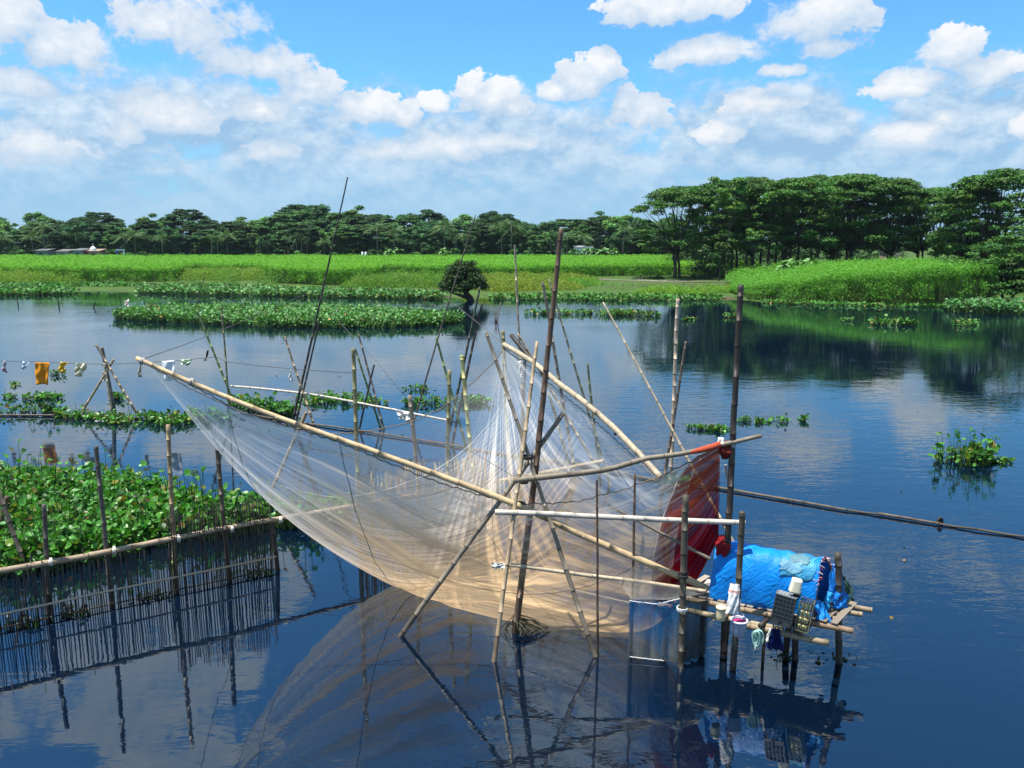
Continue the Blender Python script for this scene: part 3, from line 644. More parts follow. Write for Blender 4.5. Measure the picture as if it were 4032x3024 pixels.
scrub('scrub', [(_r.uniform(-10, 1240), _r.uniform(606, 622), _r.uniform(.8, 2.4), _r.uniform(.6, 1.5)) for k in range(46)], 'mixed taller weeds dotted over the far bank', (.085, .20, .032), .6, 2.2, 130, 13, .34)
scrub('scrub', [(_r.uniform(1600, 2050), _r.uniform(640, 655), _r.uniform(.5, 1.3), _r.uniform(.4, .9)) for k in range(30)], 'ragged plants in front of the tall jute stand', (.080, .215, .032), .8, 2.8, 260, 14, .26, 'crop')
scrub('scrub', [(1245, 622, 4, 2.4), (1262, 618, 3.5, 2.6)], 'bright green bushy weeds beside the bamboo drying rack', (.10, .26, .03), .6, 1.9, 200, 5)
scrub('scrub', [(1437, 634, 3.6, 2.2), (1420, 637, 3.4, 2), (1458, 637, 3.4, 2)], 'bright green mound of weeds at the water edge before the rack', (.13, .30, .03), .5, 1.3, 260, 6)
scrub('scrub', [(x, 634 - (x - 1530) * .05, 3.0, 2.2) for x in range(1520, 1640, 10)], 'low bright weeds leading to the tall jute', (.12, .27, .03), .3, 1.1, 200, 7)
scrub('grass', [(x, 615, 9, 6) for x in range(1225, 1600, 30)] + [(x, 628, 8, 5) for x in range(1200, 1560, 24)], 'short grass on the open swampy bank', (.085, .17, .035), .05, .35, 60, 8, .3, 'grass')
scrub('grass', [(x, 605, 10, 5) for x in range(1250, 1440, 24)], 'bright strip of lawn before the jute edge', (.14, .29, .03), .1, .4, 90, 9, .3, 'grass')

# ------------------------------------------------------------------ water hyacinth
HYG = (.058, .190, .026)
def hyac(bases, hmin, hmax, size, nl, seed, lod=0, base=HYG, yellow=.08, tall=0.0):
    """leaf rosettes standing on the water; returns (verts, tris, colours, leaf list)"""
    r = np.random.default_rng(seed); B = np.repeat(np.asarray(bases, float), nl, axis=0); n = len(B)
    phi = r.uniform(0, 6.283, n); t = r.uniform(.08, .75, n); L = r.uniform(hmin, hmax, n)
    if tall: k = r.random(n) < tall; L = np.where(k, L * r.uniform(1.5, 2.2, n), L); t = np.where(k, t * .4, t)
    out = np.stack([np.cos(phi), np.sin(phi), np.zeros(n)], 1); up = np.array([0, 0, 1.0])
    root = np.column_stack([B[:, :2] + r.normal(0, .05, (n, 2)), np.full(n, -.02)])
    tip = root + L[:, None] * (out * np.sin(t)[:, None] + up * np.cos(t)[:, None])
    e = r.uniform(-.55, 1.25, n); ax = out * np.cos(e)[:, None] + up * np.sin(e)[:, None]
    sd = np.cross(ax, up); sd /= np.linalg.norm(sd, axis=1, keepdims=True); roll = r.normal(0, .45, n)
    nm = np.cross(sd, ax); sd = sd * np.cos(roll)[:, None] + nm * np.sin(roll)[:, None]; nm = np.cross(sd, ax)
    s = size * r.uniform(.45, 1.28, n)
    if lod == 0:
        T = [(.45, 0, -.10), (0, 0, 0), (.12, .33, .05), (.48, .47, .10), (.82, .30, .03), (1.04, 0, -.06), (.82, -.30, .03), (.48, -.47, .10), (.12, -.33, .05)]
        tf = [(0, i, i + 1) for i in range(1, 8)] + [(0, 8, 1)]
    else:
        T = [(0, 0, 0), (.5, .46, .08), (1.02, 0, -.04), (.5, -.46, .08)]; tf = [(0, 1, 2), (0, 2, 3)]
    T = np.array(T); V = tip[:, None, :] + s[:, None, None] * (T[None, :, 0:1] * ax[:, None, :] + T[None, :, 1:2] * sd[:, None, :] + T[None, :, 2:3] * nm[:, None, :])
    k = r.uniform(.42, 1.55, n) ** 1.1; y = (r.random(n) < yellow)
    c = np.stack([base[0] * k * np.where(y, r.uniform(1.8, 3.2, n), 1 + r.normal(0, .12, n)), base[1] * k * np.where(y, r.uniform(.45, 1.15, n), 1), base[2] * k], 1)
    nv = len(T); Fl = (np.array(tf)[None] + (np.arange(n) * nv)[:, None, None]).reshape(-1, 3); Cl = np.repeat(c, nv, axis=0); Vl = V.reshape(-1, 3)
    # stalks
    w = .010 if lod == 0 else .016; V2 = np.zeros((n, 6, 3)); tri = [(math.cos(a), math.sin(a)) for a in (0, 2.1, 4.2)]
    for j, (a, b) in enumerate(tri):
        V2[:, j] = root + w * 1.5 * np.array([a, b, 0]); V2[:, 3 + j] = tip + w * .7 * np.array([a, b, 0]) 
    f2 = np.array([(0, 1, 4), (0, 4, 3), (1, 2, 5), (1, 5, 4), (2, 0, 3), (2, 3, 5)] if lod == 0 else [(0, 1, 4), (0, 4, 3)])
    F2 = (f2[None] + (np.arange(n) * 6)[:, None, None]).reshape(-1, 3)
    C2 = np.repeat(np.stack([.085 * k, .17 * k, .035 * k], 1), 6, axis=0)
    return Vl, Fl, Cl, V2.reshape(-1, 3), F2, C2, tip
def join(parts):
    V = []; F = []; C = []; b = 0
    for v, f, c in parts: V.append(v); F.append(f + b); C.append(c); b += len(v)
    return np.concatenate(V), np.concatenate(F), np.concatenate(C)
def hy_obj(name, bases, hmin, hmax, size, nl, seed, label, cat='water hyacinth', lod=0, group=None, kind=None, base=HYG, yellow=.08, tall=0.0):
    a = hyac(bases, hmin, hmax, size, nl, seed, lod, base, yellow, tall)
    V, F, C = join([a[0:3], a[3:6]]); return tag(link(name, np_mesh(name, V, F, M_HYA if lod == 0 else M_HYA2, C)), label, cat, group, kind)
def in_poly(p, poly):
    x, y = p[:, 0], p[:, 1]; c = np.zeros(len(p), bool); n = len(poly)
    for i in range(n):
        x1, y1 = poly[i]; x2, y2 = poly[i - 1]
        k = ((y1 > y) != (y2 > y)) & (x < (x2 - x1) * (y - y1) / ((y2 - y1) or 1e-9) + x1); c ^= k
    return c
def fill(pxpoly, dens, seed, full=False):
    s = 1 if full else P2
    poly = [(pz(x * s, y * s).x, pz(x * s, y * s).y) for x, y in pxpoly]; A = np.array(poly); lo, hi = A.min(0), A.max(0)
    r = np.random.default_rng(seed); m = int((hi[0] - lo[0]) * (hi[1] - lo[1]) * dens); p = r.uniform(lo, hi, (m, 2)); return p[in_poly(p, poly)]
def blob(pxc, rx, ry, n, seed):
    c = pz(pxc[0], pxc[1]); r = np.random.default_rng(seed); a = r.uniform(0, 6.283, n); q = np.sqrt(r.random(n)); return np.column_stack([c.x + rx * q * np.cos(a), c.y + ry * q * np.sin(a)])
# big mat behind the near fence: the 300 nearest leaves are leaves of their own
MATP = [(-60, 2285), (120, 2262), (330, 2225), (530, 2190), (700, 2130), (880, 2120), (1050, 2085), (1250, 2080), (1400, 2060), (1395, 2035), (1200, 2040), (1010, 2018), (870, 2010), (750, 2005), (720, 1990), (590, 1950), (430, 1915), (240, 1910), (0, 1905), (-80, 1905)]
mb_ = fill(MATP, 58, 41, True)
# thin out the right hand end
keep = np.random.default_rng(4).random(len(mb_)) < np.clip(1.35 - (mb_[:, 0] / mb_[:, 1] + .42) * 3.2, .28, 1); mb_ = mb_[keep]
mat_root = empty('hyacinth_mat', (-7.5, 19, 0), 'large floating mat of water hyacinth behind the near reed fence on the left', 'water hyacinth')
a = hyac(mb_, .16, .64, .160, 6, 5, 0, HYG, .09, .04)
nl = len(a[6]); near = np.argsort(a[6][:, 1] + np.where(a[6][:, 2] < .3, 50, 0))[:300]; isn = np.zeros(nl, bool); isn[near] = True
Fm = a[1].reshape(nl, 8, 3)[~isn].reshape(-1, 3)
V, F, C = join([(a[0], Fm, a[2]), a[3:6]])
o = link('leaf_mass', np_mesh('leaf_mass', V, F, M_HYA, C), mat_root); o['kind'] = 'stuff'
LEAFS = []
Lv = a[0].reshape(nl, 9, 3); Lc = a[2].reshape(nl, 9, 3)
for i in near:
    me = np_mesh('leaf', Lv[i] - Lv[i][1], a[1][:8], M_HYA, Lc[i]); o = bpy.data.objects.new('leaf', me); COL.objects.link(o); o.parent = mat_root; o.location = Vector(Lv[i][1]) - mat_root.location
# floating island of hyacinth in mid water
ISL = [(244, 689), (300, 693), (420, 699), (560, 706), (700, 708), (830, 708), (930, 704), (1000, 696), (985, 691), (900, 683), (800, 677), (640, 672), (470, 671), (350, 674), (270, 680)]
hy_obj('hyacinth_island', fill(ISL, 18, 42), .20, .85, .29, 5, 6, 'long floating island of water hyacinth in mid water, left of centre', lod=1, yellow=.03, base=(.085, .215, .050))
hy_obj('hyacinth_belt', fill([(300, 634), (420, 638), (600, 641), (800, 645), (950, 648), (960, 641), (800, 634), (620, 629), (420, 622), (300, 622)], 5, 43), .35, .7, .42, 5, 7, 'belt of hyacinth along the far bank, left of the round tree', lod=1, yellow=.06, base=(.085, .215, .05))
hy_obj('hyacinth_belt', fill([(-30, 640), (60, 638), (140, 637), (170, 634), (130, 628), (40, 627), (-30, 627)], 6, 44), .3, .6, .4, 5, 8, 'tongue of hyacinth reaching from the left edge near the far bank', lod=1, yellow=.04)
hy_obj('hyacinth_belt', fill([(-30, 622), (300, 624), (300, 618), (-30, 616)], 4, 45), .3, .6, .4, 5, 9, 'hyacinth strip at the foot of the yellow weeds on the left', lod=1, yellow=.05)
hy_obj('hyacinth_belt', fill([(1060, 648), (1250, 650), (1450, 650), (1560, 650), (1560, 644), (1400, 641), (1200, 641), (1060, 643)], 4, 46), .15, .45, .38, 5, 10, 'scattered hyacinth along the swampy bank in the middle', lod=1, yellow=.12)
hy_obj('hyacinth_belt', fill([(1640, 655), (1780, 660), (1960, 664), (2030, 664), (2030, 660), (1800, 655), (1660, 651)], 7, 47), .08, .25, .3, 5, 11, 'low green fringe of water plants under the tall jute', lod=1, yellow=.12)
hy_obj('reed_patch', fill([(2045, 672), (2120, 678), (2230, 680), (2230, 664), (2100, 660), (2055, 662)], 16, 48), .4, .95, .34, 6, 12, 'patch of grassy water plants at the right edge below the low tree', 'water plants', lod=1, base=(.075, .20, .055), yellow=.05)
SMALL = [  # name label, centre (photo px), rx, ry, plants, hmin, hmax, size, tall
 ('left half of the hyacinth raft between the masts in mid water', (2200, 1236), 3.4, 1.0, 90, .12, .42, .26, 0),
 ('right half of the hyacinth raft by the slanting pole tip in mid water', (2440, 1240), 2.3, 1.1, 100, .15, .55, .26, 0),
 ('small hyacinth tuft right of the mid water raft', (2562, 1244), 1.0, .6, 22, .15, .35, .3, 0),
 ('tiny hyacinth tuft near the top of the pale upright pole', (2712, 1262), .8, .4, 14, .1, .2, .28, 0),
 ('tiny hyacinth tuft left of the tall dark mast top', (2878, 1250), .7, .5, 14, .15, .3, .28, 0),
 ('hyacinth clump in the dark tree reflection on the right', (3505, 1278), 1.5, 1.0, 60, .15, .5, .28, .05),
 ('round hyacinth tuft just right of the clump in the dark reflection', (3582, 1280), .5, .4, 16, .15, .4, .28, 0),
 ('hyacinth clump near the right edge in the dark reflection', (3805, 1280), 1.1, .8, 30, .1, .4, .28, .05),
 ('tiny leaf tuft in the dark green reflection on the right', (3332, 1264), .6, .3, 10, .1, .25, .26, 0),
 ('small hyacinth raft left of the dark mast at net height', (2770, 1688), .6, .22, 18, .04, .18, .13, .06),
 ('flat hyacinth raft right of the dark mast', (2985, 1662), 1.2, .25, 28, .04, .18, .13, .06),
 ('tiny leaf tuft between raft and mast', (2842, 1695), .4, .2, 9, .06, .15, .18, 0),
 ('lone leaf rosette right of the flat raft', (3155, 1655), .2, .2, 5, .08, .2, .18, 0),
 ('large upright hyacinth clump on open water at the right', (3800, 1822), .85, .4, 46, .15, .55, .19, .12),
 ('trailing low hyacinth beside the large upright clump', (3925, 1818), .42, .16, 18, .04, .14, .11, .03),
 ('hyacinth raft left of the bamboo tripod on the clothesline water', (108, 1568), 1.6, .42, 40, .06, .2, .15, .06),
 ('small hyacinth tuft right of the orange cloth', (222, 1478), .5, .25, 8, .06, .3, .15, .1),
 ('tiny dark hyacinth tuft left of the orange cloth', (62, 1518), .4, .25, 6, .05, .15, .14, 0),
 ('little hyacinth tuft in the tripod legs', (470, 1571), .35, .25, 10, .1, .25, .18, 0),
 ('hyacinth clump standing on the bamboo boom at the left edge', (105, 1628), 1.2, .22, 30, .12, .42, .17, .12),
 ('broad hyacinth raft behind the two green poles', (1310, 1575), 1.8, 1.0, 60, .05, .24, .16, .05),
 ('hyacinth fringe right of the green upright pole', (1440, 1588), 1.1, .5, 26, .05, .18, .15, .04),
 ('hyacinth tuft beyond the thin leaning pole', (1645, 1536), .55, .35, 14, .06, .2, .16, 0),
 ('straggling hyacinth between the leaning pole and net top', (1715, 1590), 1.3, .7, 30, .05, .26, .16, .1),
 ('hyacinth seen through the net panel right of the green posts', (1880, 1586), .8, .4, 24, .1, .25, .2, 0),
 ('hyacinth at the foot of the pale pole behind the red net', (2665, 1905), .45, .3, 24, .08, .2, .16, 0),
]
for i, (lab, c, rx, ry, n, h0, h1, sz, tl) in enumerate(SMALL):
    hy_obj('hyacinth_clump', blob(c, rx, ry, n, 60 + i), h0, h1, sz, 5, 90 + i, lab, lod=0 if c[1] > 1400 else 1, group='loose hyacinth clumps on the open water', yellow=.18, tall=tl)
hy_obj('hyacinth_belt', fill([(190, 1640), (330, 1660), (470, 1672), (640, 1680), (780, 1665), (900, 1660), (900, 1636), (770, 1630), (640, 1640), (480, 1646), (330, 1640), (200, 1628)], 20, 50, True), .05, .30, .16, 5, 13, 'hyacinth caught along the bamboo boom under the tripod', yellow=.2, tall=.05)
hy_obj('hyacinth_belt', fill([(900, 1612), (1150, 1640), (1180, 1630), (1000, 1588), (900, 1580)], 14, 51, True), .12, .4, .22, 5, 14, 'hyacinth caught behind the boom below the green crossed poles', yellow=.1, tall=.05)
# sparse floating leaves and scum by the hut legs
hy_obj('floating_leaves', blob((3200, 2590), .75, .22, 26, 52), .01, .03, .07, 2, 15, 'dark rotting leaves drifting between the hut legs', 'leaves', base=(.03, .04, .015))
for lab, c, n_ in (('dark water weed caught on the near fence by its end post', (1020, 2262), 9), ('dark water weed caught on the near fence left of the green footed post', (600, 2352), 9), ('dark water weed caught on the near fence between grey posts', (285, 2418), 10), ('dark water weed caught on the near fence at the left edge', (90, 2462), 14)):
    hy_obj('water_weed', blob(c, .32, .10, n_, 140 + n_), .03, .16, .07, 4, 150 + c[0], lab, 'water weed', base=(.018, .022, .010), group='weeds caught on the near fence')
sp = np.concatenate([np.column_stack([rng.uniform(-.55, .55, 150) * y_, y_]) for y_ in [rng.uniform(14, 80, 150)]])
hy_obj('floating_specks', sp, .005, .02, .06, 2, 16, 'specks of leaf litter scattered on the open water', 'leaves', kind='stuff', base=(.07, .13, .03), yellow=.4)
# ------------------------------------------------------------------ far buildings
def W3(x, y, Y): return at(x * P2, y * P2, Y)
def hut(x0, x1, ytop, Y, wallc, roofc, label, name='tin_hut', door=None, flat=True, depth=4.0, over=.3, zb=.9):
    ytop += 2.0
    a, b = W3(x0, ytop, Y), W3(x1, ytop, Y); w = b.x - a.x; h = a.z - zb; cx = (a.x + b.x) / 2
    e = empty(name, (cx, Y, zb), label, 'house')
    m = MB(); m.box((cx, Y + depth / 2, zb + h / 2), (w, depth, h), wallc)
    for k in range(int(w / .45)): m.box((a.x + .2 + k * .45, Y - .02, zb + h / 2), (.06, .05, h * .96), tuple(c * .85 for c in wallc))
    m.build('wall', M_PLAIN, e, False)
    m = MB(); m.add([(a.x - over, Y - over, zb + h), (b.x + over, Y - over, zb + h), (b.x + over, Y + depth + over, zb + h + .5), (a.x - over, Y + depth + over, zb + h + .5), (a.x - over, Y - over, zb + h + .12), (b.x + over, Y - over, zb + h + .12), (b.x + over, Y + depth + over, zb + h + .62), (a.x - over, Y + depth + over, zb + h + .62)],
                    [(0, 1, 2, 3), (4, 7, 6, 5), (0, 4, 5, 1), (1, 5, 6, 2), (2, 6, 7, 3), (3, 7, 4, 0)], roofc); m.build('roof', M_PLAIN, e, False)
    if door:
        m = MB(); d = W3(door[0], ytop, Y).x; d2 = W3(door[1], ytop, Y).x; m.box(((d + d2) / 2, Y - .04, zb + h * .42), (d2 - d, .08, h * .84), (.03, .03, .03)); m.build('door', M_PLAIN, e, False)
    return e
HY = 218.5
hut(76, 101, 540, HY, (.20, .22, .22), (.12, .13, .13), 'grey tin hut at the field edge, leftmost of the far huts', door=(84, 90))
hut(121, 146, 541.5, HY, (.30, .31, .29), (.14, .14, .13), 'grey tin hut with a dark doorway, second of the far huts', door=(130, 135))
hut(157, 177, 539.5, HY, (.24, .27, .30), (.13, .14, .15), 'bluish tin hut with dark door left of the brick shrine', door=(163, 169))
hut(177, 190, 540, HY + .8, (.20, .07, .07), (.15, .08, .07), 'dull red hut touching the brick shrine')
e = hut(191, 212, 541, HY, (.34, .24, .17), (.30, .22, .17), 'brick shrine with a small white dome on its roof', 'brick_shrine', door=(199, 204))
c = W3(201.5, 541, HY + 1); m = MB()
m.grid(lambda u, v: c + Vector((0.85 * math.cos(v * 6.2832) * math.cos(u * 1.5708), 0.85 * math.sin(v * 6.2832) * math.cos(u * 1.5708), -.1 + 1.2 * math.sin(u * 1.5708))), 6, 14, (.7, .7, .66)); m.tube([c + Vector((0, 0, 1)), c + Vector((0, 0, 1.8))], [.09, .03], (.7, .7, .66), 6); m.build('dome', M_PLAIN, e)
for x, lab in ((221.5, 'blue and white banded post right of the brick shrine'), (240, 'blue and white banded post nearest the small blue gate')):
    c = W3(x, 550, HY); e = empty('banded_post', (c.x, HY, .9), lab, 'post', 'banded posts near the shrine')
    for k in range(4):
        m = MB(); m.box((c.x, HY, 1.0 + k * .55 + .27), (.42, .42, .55), ((.04, .08, .38), (.75, .76, .78))[k % 2]); m.build('band', M_PLAIN, e, False)
a, b = W3(252, 541, HY), W3(267, 541, HY); e = empty('blue_gate', ((a.x + b.x) / 2, HY, .9), 'small blue gate with white posts at the far field edge', 'gate')
for x, c in ((a.x, (.08, .12, .5)), (b.x, (.6, .62, .7))):
    m = MB(); m.box((x, HY, .9 + (a.z - .9) / 2), (.3, .3, a.z - .9), c); m.build('post', M_PLAIN, e, False)
m = MB(); m.box(((a.x + b.x) / 2, HY, a.z + .15), (b.x - a.x + .4, .35, .3), (.45, .5, .7)); m.build('beam', M_PLAIN, e, False)
m = MB(); m.box(((a.x + b.x) / 2, HY + .05, 1.6), (b.x - a.x - .4, .08, 1.3), (.06, .10, .42)); m.build('panel', M_PLAIN, e, False)
e = hut(1242, 1263, 532.5, 223.0, (.72, .73, .74), (.35, .36, .38), 'small white house under the trees right of the tall brown mast', 'white_house', door=(1246, 1250), zb=.9)
m = MB(); c = W3(1272, 536, 223); m.box((c.x, 224.5, c.z - .6), (2.6, 3, 2.0), (.75, .75, .75)); m.build('wing', M_PLAIN, e, False)
hut(797, 808, 537, 232.0, (.7, .71, .74), (.6, .6, .62), 'tiny white gable glimpsed in the far trees', 'white_house', zb=3)
e = hut(1921, 1930, 543, 152.0, (.30, .22, .18), (.45, .42, .38), 'small brick house corner showing through the gap in the grove', 'brick_house', door=(1924, 1926))
m = MB(); c = W3(1934, 549, 152); m.box((c.x, 153, c.z - 1), (1.6, 2, 2.4), (.5, .46, .42)); m.build('wing', M_PLAIN, e, False)
for x, lab in ((783, 'left one of two short pale posts at the far field edge'), (790, 'right one of two short pale posts at the far field edge')):
    c = W3(x, 553, 217); m = MB(); m.tube([(c.x, 217, 2.0), (c.x, 217, 4.1)], .22, (.55, .62, .66), 8); tag(m.build('pale_post', M_PLAIN), lab, 'post', 'two pale posts at the field edge')
c = W3(1213, 520, 219); m = MB(); m.tube([(c.x, 219, .8), (c.x, 219, at(1213 * P2, 498 * P2, 219).z)], [.16, .11], (.35, .34, .32), 8); m.box((c.x, 219, at(1213 * P2, 503 * P2, 219).z), (1.4, .1, .12), (.3, .3, .3)); tag(m.build('utility_pole', M_PLAIN), 'grey utility pole in front of the far trees beside the tall mast', 'utility pole')
# bamboo drying rack on the bank
TAN = (.22, .19, .14)
a = pz(2358, 1130, .35); b = pz(2875, 1138, .35); e = empty('drying_rack', (a + b) / 2, 'long low bamboo drying rack on the swampy bank before the forked tree', 'rack')
for k in range(9):
    f0, f1 = sorted((rng.uniform(0, .55), rng.uniform(.5, 1.0))) if k > 1 else (0, 1); z = 1.25 + rng.uniform(-.08, .10); y = k * .38
    m = MB(); p0 = a.lerp(b, f0) + Vector((0, y, 0)); p1 = a.lerp(b, f1) + Vector((0, y, 0)); p0.z, p1.z = z + .12, z; m.tube([p0, (p0 + p1) / 2 - Vector((0, 0, .12)), p1], .060, TAN, 6); m.build('rail', M_BAMBOO, e)
for k in range(13):
    p = a.lerp(b, (k + .5) / 13) + Vector((0, rng.uniform(0, 2.5), 0)); m = MB(); m.tube([(p.x, p.y, .1), (p.x + .08, p.y, 1.25)], .06, (.16, .13, .09), 6); m.build('post', M_BAMBOO, e)

# ------------------------------------------------------------------ bamboo
TINT = dict(pale=(.40, .30, .18), straw=(.45, .37, .25), grey=(.21, .175, .13), brown=(.12, .072, .045), dark=(.034, .027, .022), green=(.15, .20, .065), olive=(.20, .19, .09), white=(.52, .47, .39), tan=(.34, .25, .15))
def bamboo_into(mb, pts, r0, r1, tint, node=.38, seed=0, n=8, mottled=.11):
    r = random.Random(seed); pts = [Vector(p) for p in pts]; t = TINT[tint] if isinstance(tint, str) else tint
    cum = [0.0]
    for a, b in zip(pts, pts[1:]): cum.append(cum[-1] + (b - a).length)
    L = cum[-1]
    def pos(s):
        s = min(max(s, 0), L)
        for i in range(len(pts) - 1):
            if s <= cum[i + 1] or i == len(pts) - 2:
                f = (s - cum[i]) / max(cum[i + 1] - cum[i], 1e-6)
                if len(pts) == 2: return pts[0].lerp(pts[1], f)
                p0 = pts[max(i - 1, 0)]; p1 = pts[i]; p2 = pts[i + 1]; p3 = pts[min(i + 2, len(pts) - 1)]
                return .5 * ((2 * p1) + (p2 - p0) * f + (2 * p0 - 5 * p1 + 4 * p2 - p3) * f * f + (3 * p1 - 3 * p2 + p3 - p0) * f ** 3)
    d = (pts[-1] - pts[0]).normalized(); sx = d.cross(Vector((.3, .2, 1))).normalized(); sy = d.cross(sx); a1, a2 = r.uniform(-1, 1), r.uniform(-1, 1); amp = L * .0045
    P = []; R = []; C = []; s = 0.0; wob = Vector((0, 0, 0))
    def st(s, k, col):
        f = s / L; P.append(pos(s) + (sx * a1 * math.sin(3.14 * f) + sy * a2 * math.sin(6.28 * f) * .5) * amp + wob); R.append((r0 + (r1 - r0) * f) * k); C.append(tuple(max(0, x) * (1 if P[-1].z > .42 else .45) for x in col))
    while s < L:
        ln = node * r.uniform(.8, 1.2); e = min(s + ln, L); k = 1 + r.uniform(-mottled, mottled); c = tuple(x * k for x in t); g = min(.018, ln * .2)
        st(s + g * .6, 1.0, tuple(x * 1.12 for x in c)); st((s + e) / 2, .985, c); st(max(e - g * 1.2, s + g), 1.0, tuple(x * .9 for x in c))
        if e < L: st(e - g * .35, 1.0, tuple(x * .62 for x in c)); st(e, 1.13, tuple(x * .55 for x in c)); wob = wob + (sx * r.uniform(-1, 1) + sy * r.uniform(-1, 1)) * (r0 * .10)
        s = e
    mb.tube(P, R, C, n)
def tie(parent, p, axis, rad, col=(.55, .52, .46), turns=3, name='rope_tie'):
    axis = Vector(axis).normalized(); a = axis.cross(Vector((.2, .9, .4))).normalized(); b = axis.cross(a); pts = []
    for i in range(turns * 8 + 1):
        th = i / 8 * 6.2832; pts.append(Vector(p) + rad * (math.cos(th) * a + math.sin(th) * b) + axis * (i / (turns * 8) - .5) * .05)
    m = MB(); m.tube(pts, .009, col, 4); m.tube([pts[-1], pts[-1] + Vector((.02, -.03, -.12))], [.008, .004], col, 4); return m.build(name, M_ROPE, parent)
PG = 'bamboo poles standing around the lift net'
_pk = [0]
def pole(label, base, top, r0=.05, r1=.032, tint='pale', dy=0.0, name='bamboo_pole', cat='bamboo pole', group=PG, parent=None, node=.38, z=0.0, sub=.7, mid=None):
    _pk[0] += 1
    B = pz(*base, z) if len(base) == 2 else Vector(base); T = at(top[0], top[1], B.y + dy) if len(top) == 2 else Vector(top)
    d = (B - T).normalized(); m = MB(); pts = [B + d * sub, T] if mid is None else [B + d * sub, mid, T]
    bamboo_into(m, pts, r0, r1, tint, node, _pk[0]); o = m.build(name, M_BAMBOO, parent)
    if parent is None: tag(o, label, cat, group)
    return o, B, T
def proj(p):
    x, y, z = p[0], p[1], p[2] - CAM_H; f = y * _c - z * _s; u = y * _s + z * _c
    return 2016 + FPX * x / f, 1512 - FPX * u / f
FA = pz(0, 2487); FB = pz(1082, 2252)
def fence_y(x): return FB.y + (FB.y - FA.y) / (FB.x - FA.x) * (x - FB.x)
def fence_pt(px, z=0.0):
    lo, hi = -14.0, 8.0
    for i in range(50):
        m = (lo + hi) / 2
        if proj((m, fence_y(m), z))[0] < px: lo = m
        else: hi = m
    return Vector((lo, fence_y(lo), z))

# ---- main lashed tripod that carries the net poles
tri = empty('bamboo_tripod', pz(2028, 2488), 'tall bamboo tripod whose dark brown mast carries the long net pole', 'bamboo frame')
pole(None, (2028, 2488), (2209, 893), .066, .040, 'brown', -.12, 'mast', parent=tri, node=.42)
pole(None, (2349, 2590), (1912, 1301), .045, .028, 'grey', 1.25, 'leg', parent=tri)
pole(None, (1945, 2602), (2115, 1339), .042, .030, 'pale', 1.3, 'leg', parent=tri)
pole(None, (1578, 2506), (2223, 1624), .050, .040, 'grey', .12, 'leg', parent=tri)
for px_, py_ in ((2073, 1800), (2060, 1895), (2050, 1985)):
    tie(tri, at(px_, py_, 13.45), (0.1, 0, 1), .085, (.05, .045, .04), 4)
# ---- the long pole that carries the near edge of the net
PA = at(537, 1410, 14.3); PH = at(2790, 2318, 12.95)
def on_p1(px, py):                        # depth along the long pole for a place seen at px
    t0 = np.linspace(0, 1, 60); xs = [proj(PA.lerp(PH, t))[0] for t in t0]; t = float(np.interp(px, xs, t0)); return at(px, py, PA.lerp(PH, t).y)
m = MB(); bamboo_into(m, [PA, on_p1(750, 1501), on_p1(1042, 1615), on_p1(1500, 1781), on_p1(2043, 1990), on_p1(2298, 2110), on_p1(2683, 2269), PH], .044, .066, (.52, .38, .21), .42, 301)
p1 = tag(m.build('net_pole', M_BAMBOO), 'long pale bamboo pole slanting from the upper left net tip down to the blue hut', 'bamboo pole', 'poles that spread the lift net')
tie(p1, on_p1(560, 1422), (1, 0, -.4), .06, (.5, .48, .44)); tie(p1, on_p1(752, 1503), (1, 0, -.4), .065, (.55, .5, .42)); tie(p1, on_p1(2683, 2268), (1, 0, -.4), .078, (.04, .04, .04))
# ---- second net pole, running away to the far tip
PB = at(1984, 1356, 19.45); PE = at(2604, 1886, 13.5)
def on_p2(px, py):
    t0 = np.linspace(0, 1, 60); xs = [proj(PB.lerp(PE, t))[0] for t in t0]; t = float(np.interp(px, xs, t0)); return at(px, py, PB.lerp(PE, t).y)
m = MB(); bamboo_into(m, [PB, on_p2(2097, 1426), on_p2(2205, 1512), on_p2(2325, 1604), on_p2(2445, 1713), PE], .060, .056, (.40, .33, .22), .45, 302)
p2 = tag(m.build('net_pole', M_BAMBOO), 'mottled bamboo pole slanting from the far net tip down to the bent pole', 'bamboo pole', 'poles that spread the lift net')
tie(p2, on_p2(2430, 1700), (1, -.3, -.8), .075, (.03, .03, .03), 3)
pole('dark splice pole laid along the upper end of the far net pole', at(2013, 1320, 19.6), at(2160, 1492, 18.2), .055, .05, 'dark', sub=.0)
# ---- bent pole from tripod to the tall dark mast
m = MB(); bamboo_into(m, [at(2020, 1891, 13.3), at(2199, 1871, 13.25), at(2398, 1845, 13.15), at(2544, 1805, 13.1), at(2663, 1792, 13.0), at(2796, 1765, 12.92), at(3001, 1715, 12.78)], .058, .036, (.19, .155, .11), .5, 303)
bent = tag(m.build('bent_pole', M_BAMBOO), 'bent dark bamboo pole from the tripod to the tall mast above the red net', 'bamboo pole')
tie(bent, at(2885, 1752, 12.9), (1, 0, .3), .06, (.5, .48, .43), 4)
dk, B_, T_ = pole('tallest dark upright bamboo mast beside the blue hut', (2851, 2561), (2914, 1116), .062, .05, 'dark', -.05, 'mast', 'bamboo mast', None, node=.44)
tie(dk, at(2862, 2060, 12.86), (0, 0, 1), .075, (.03, .03, .03), 3)
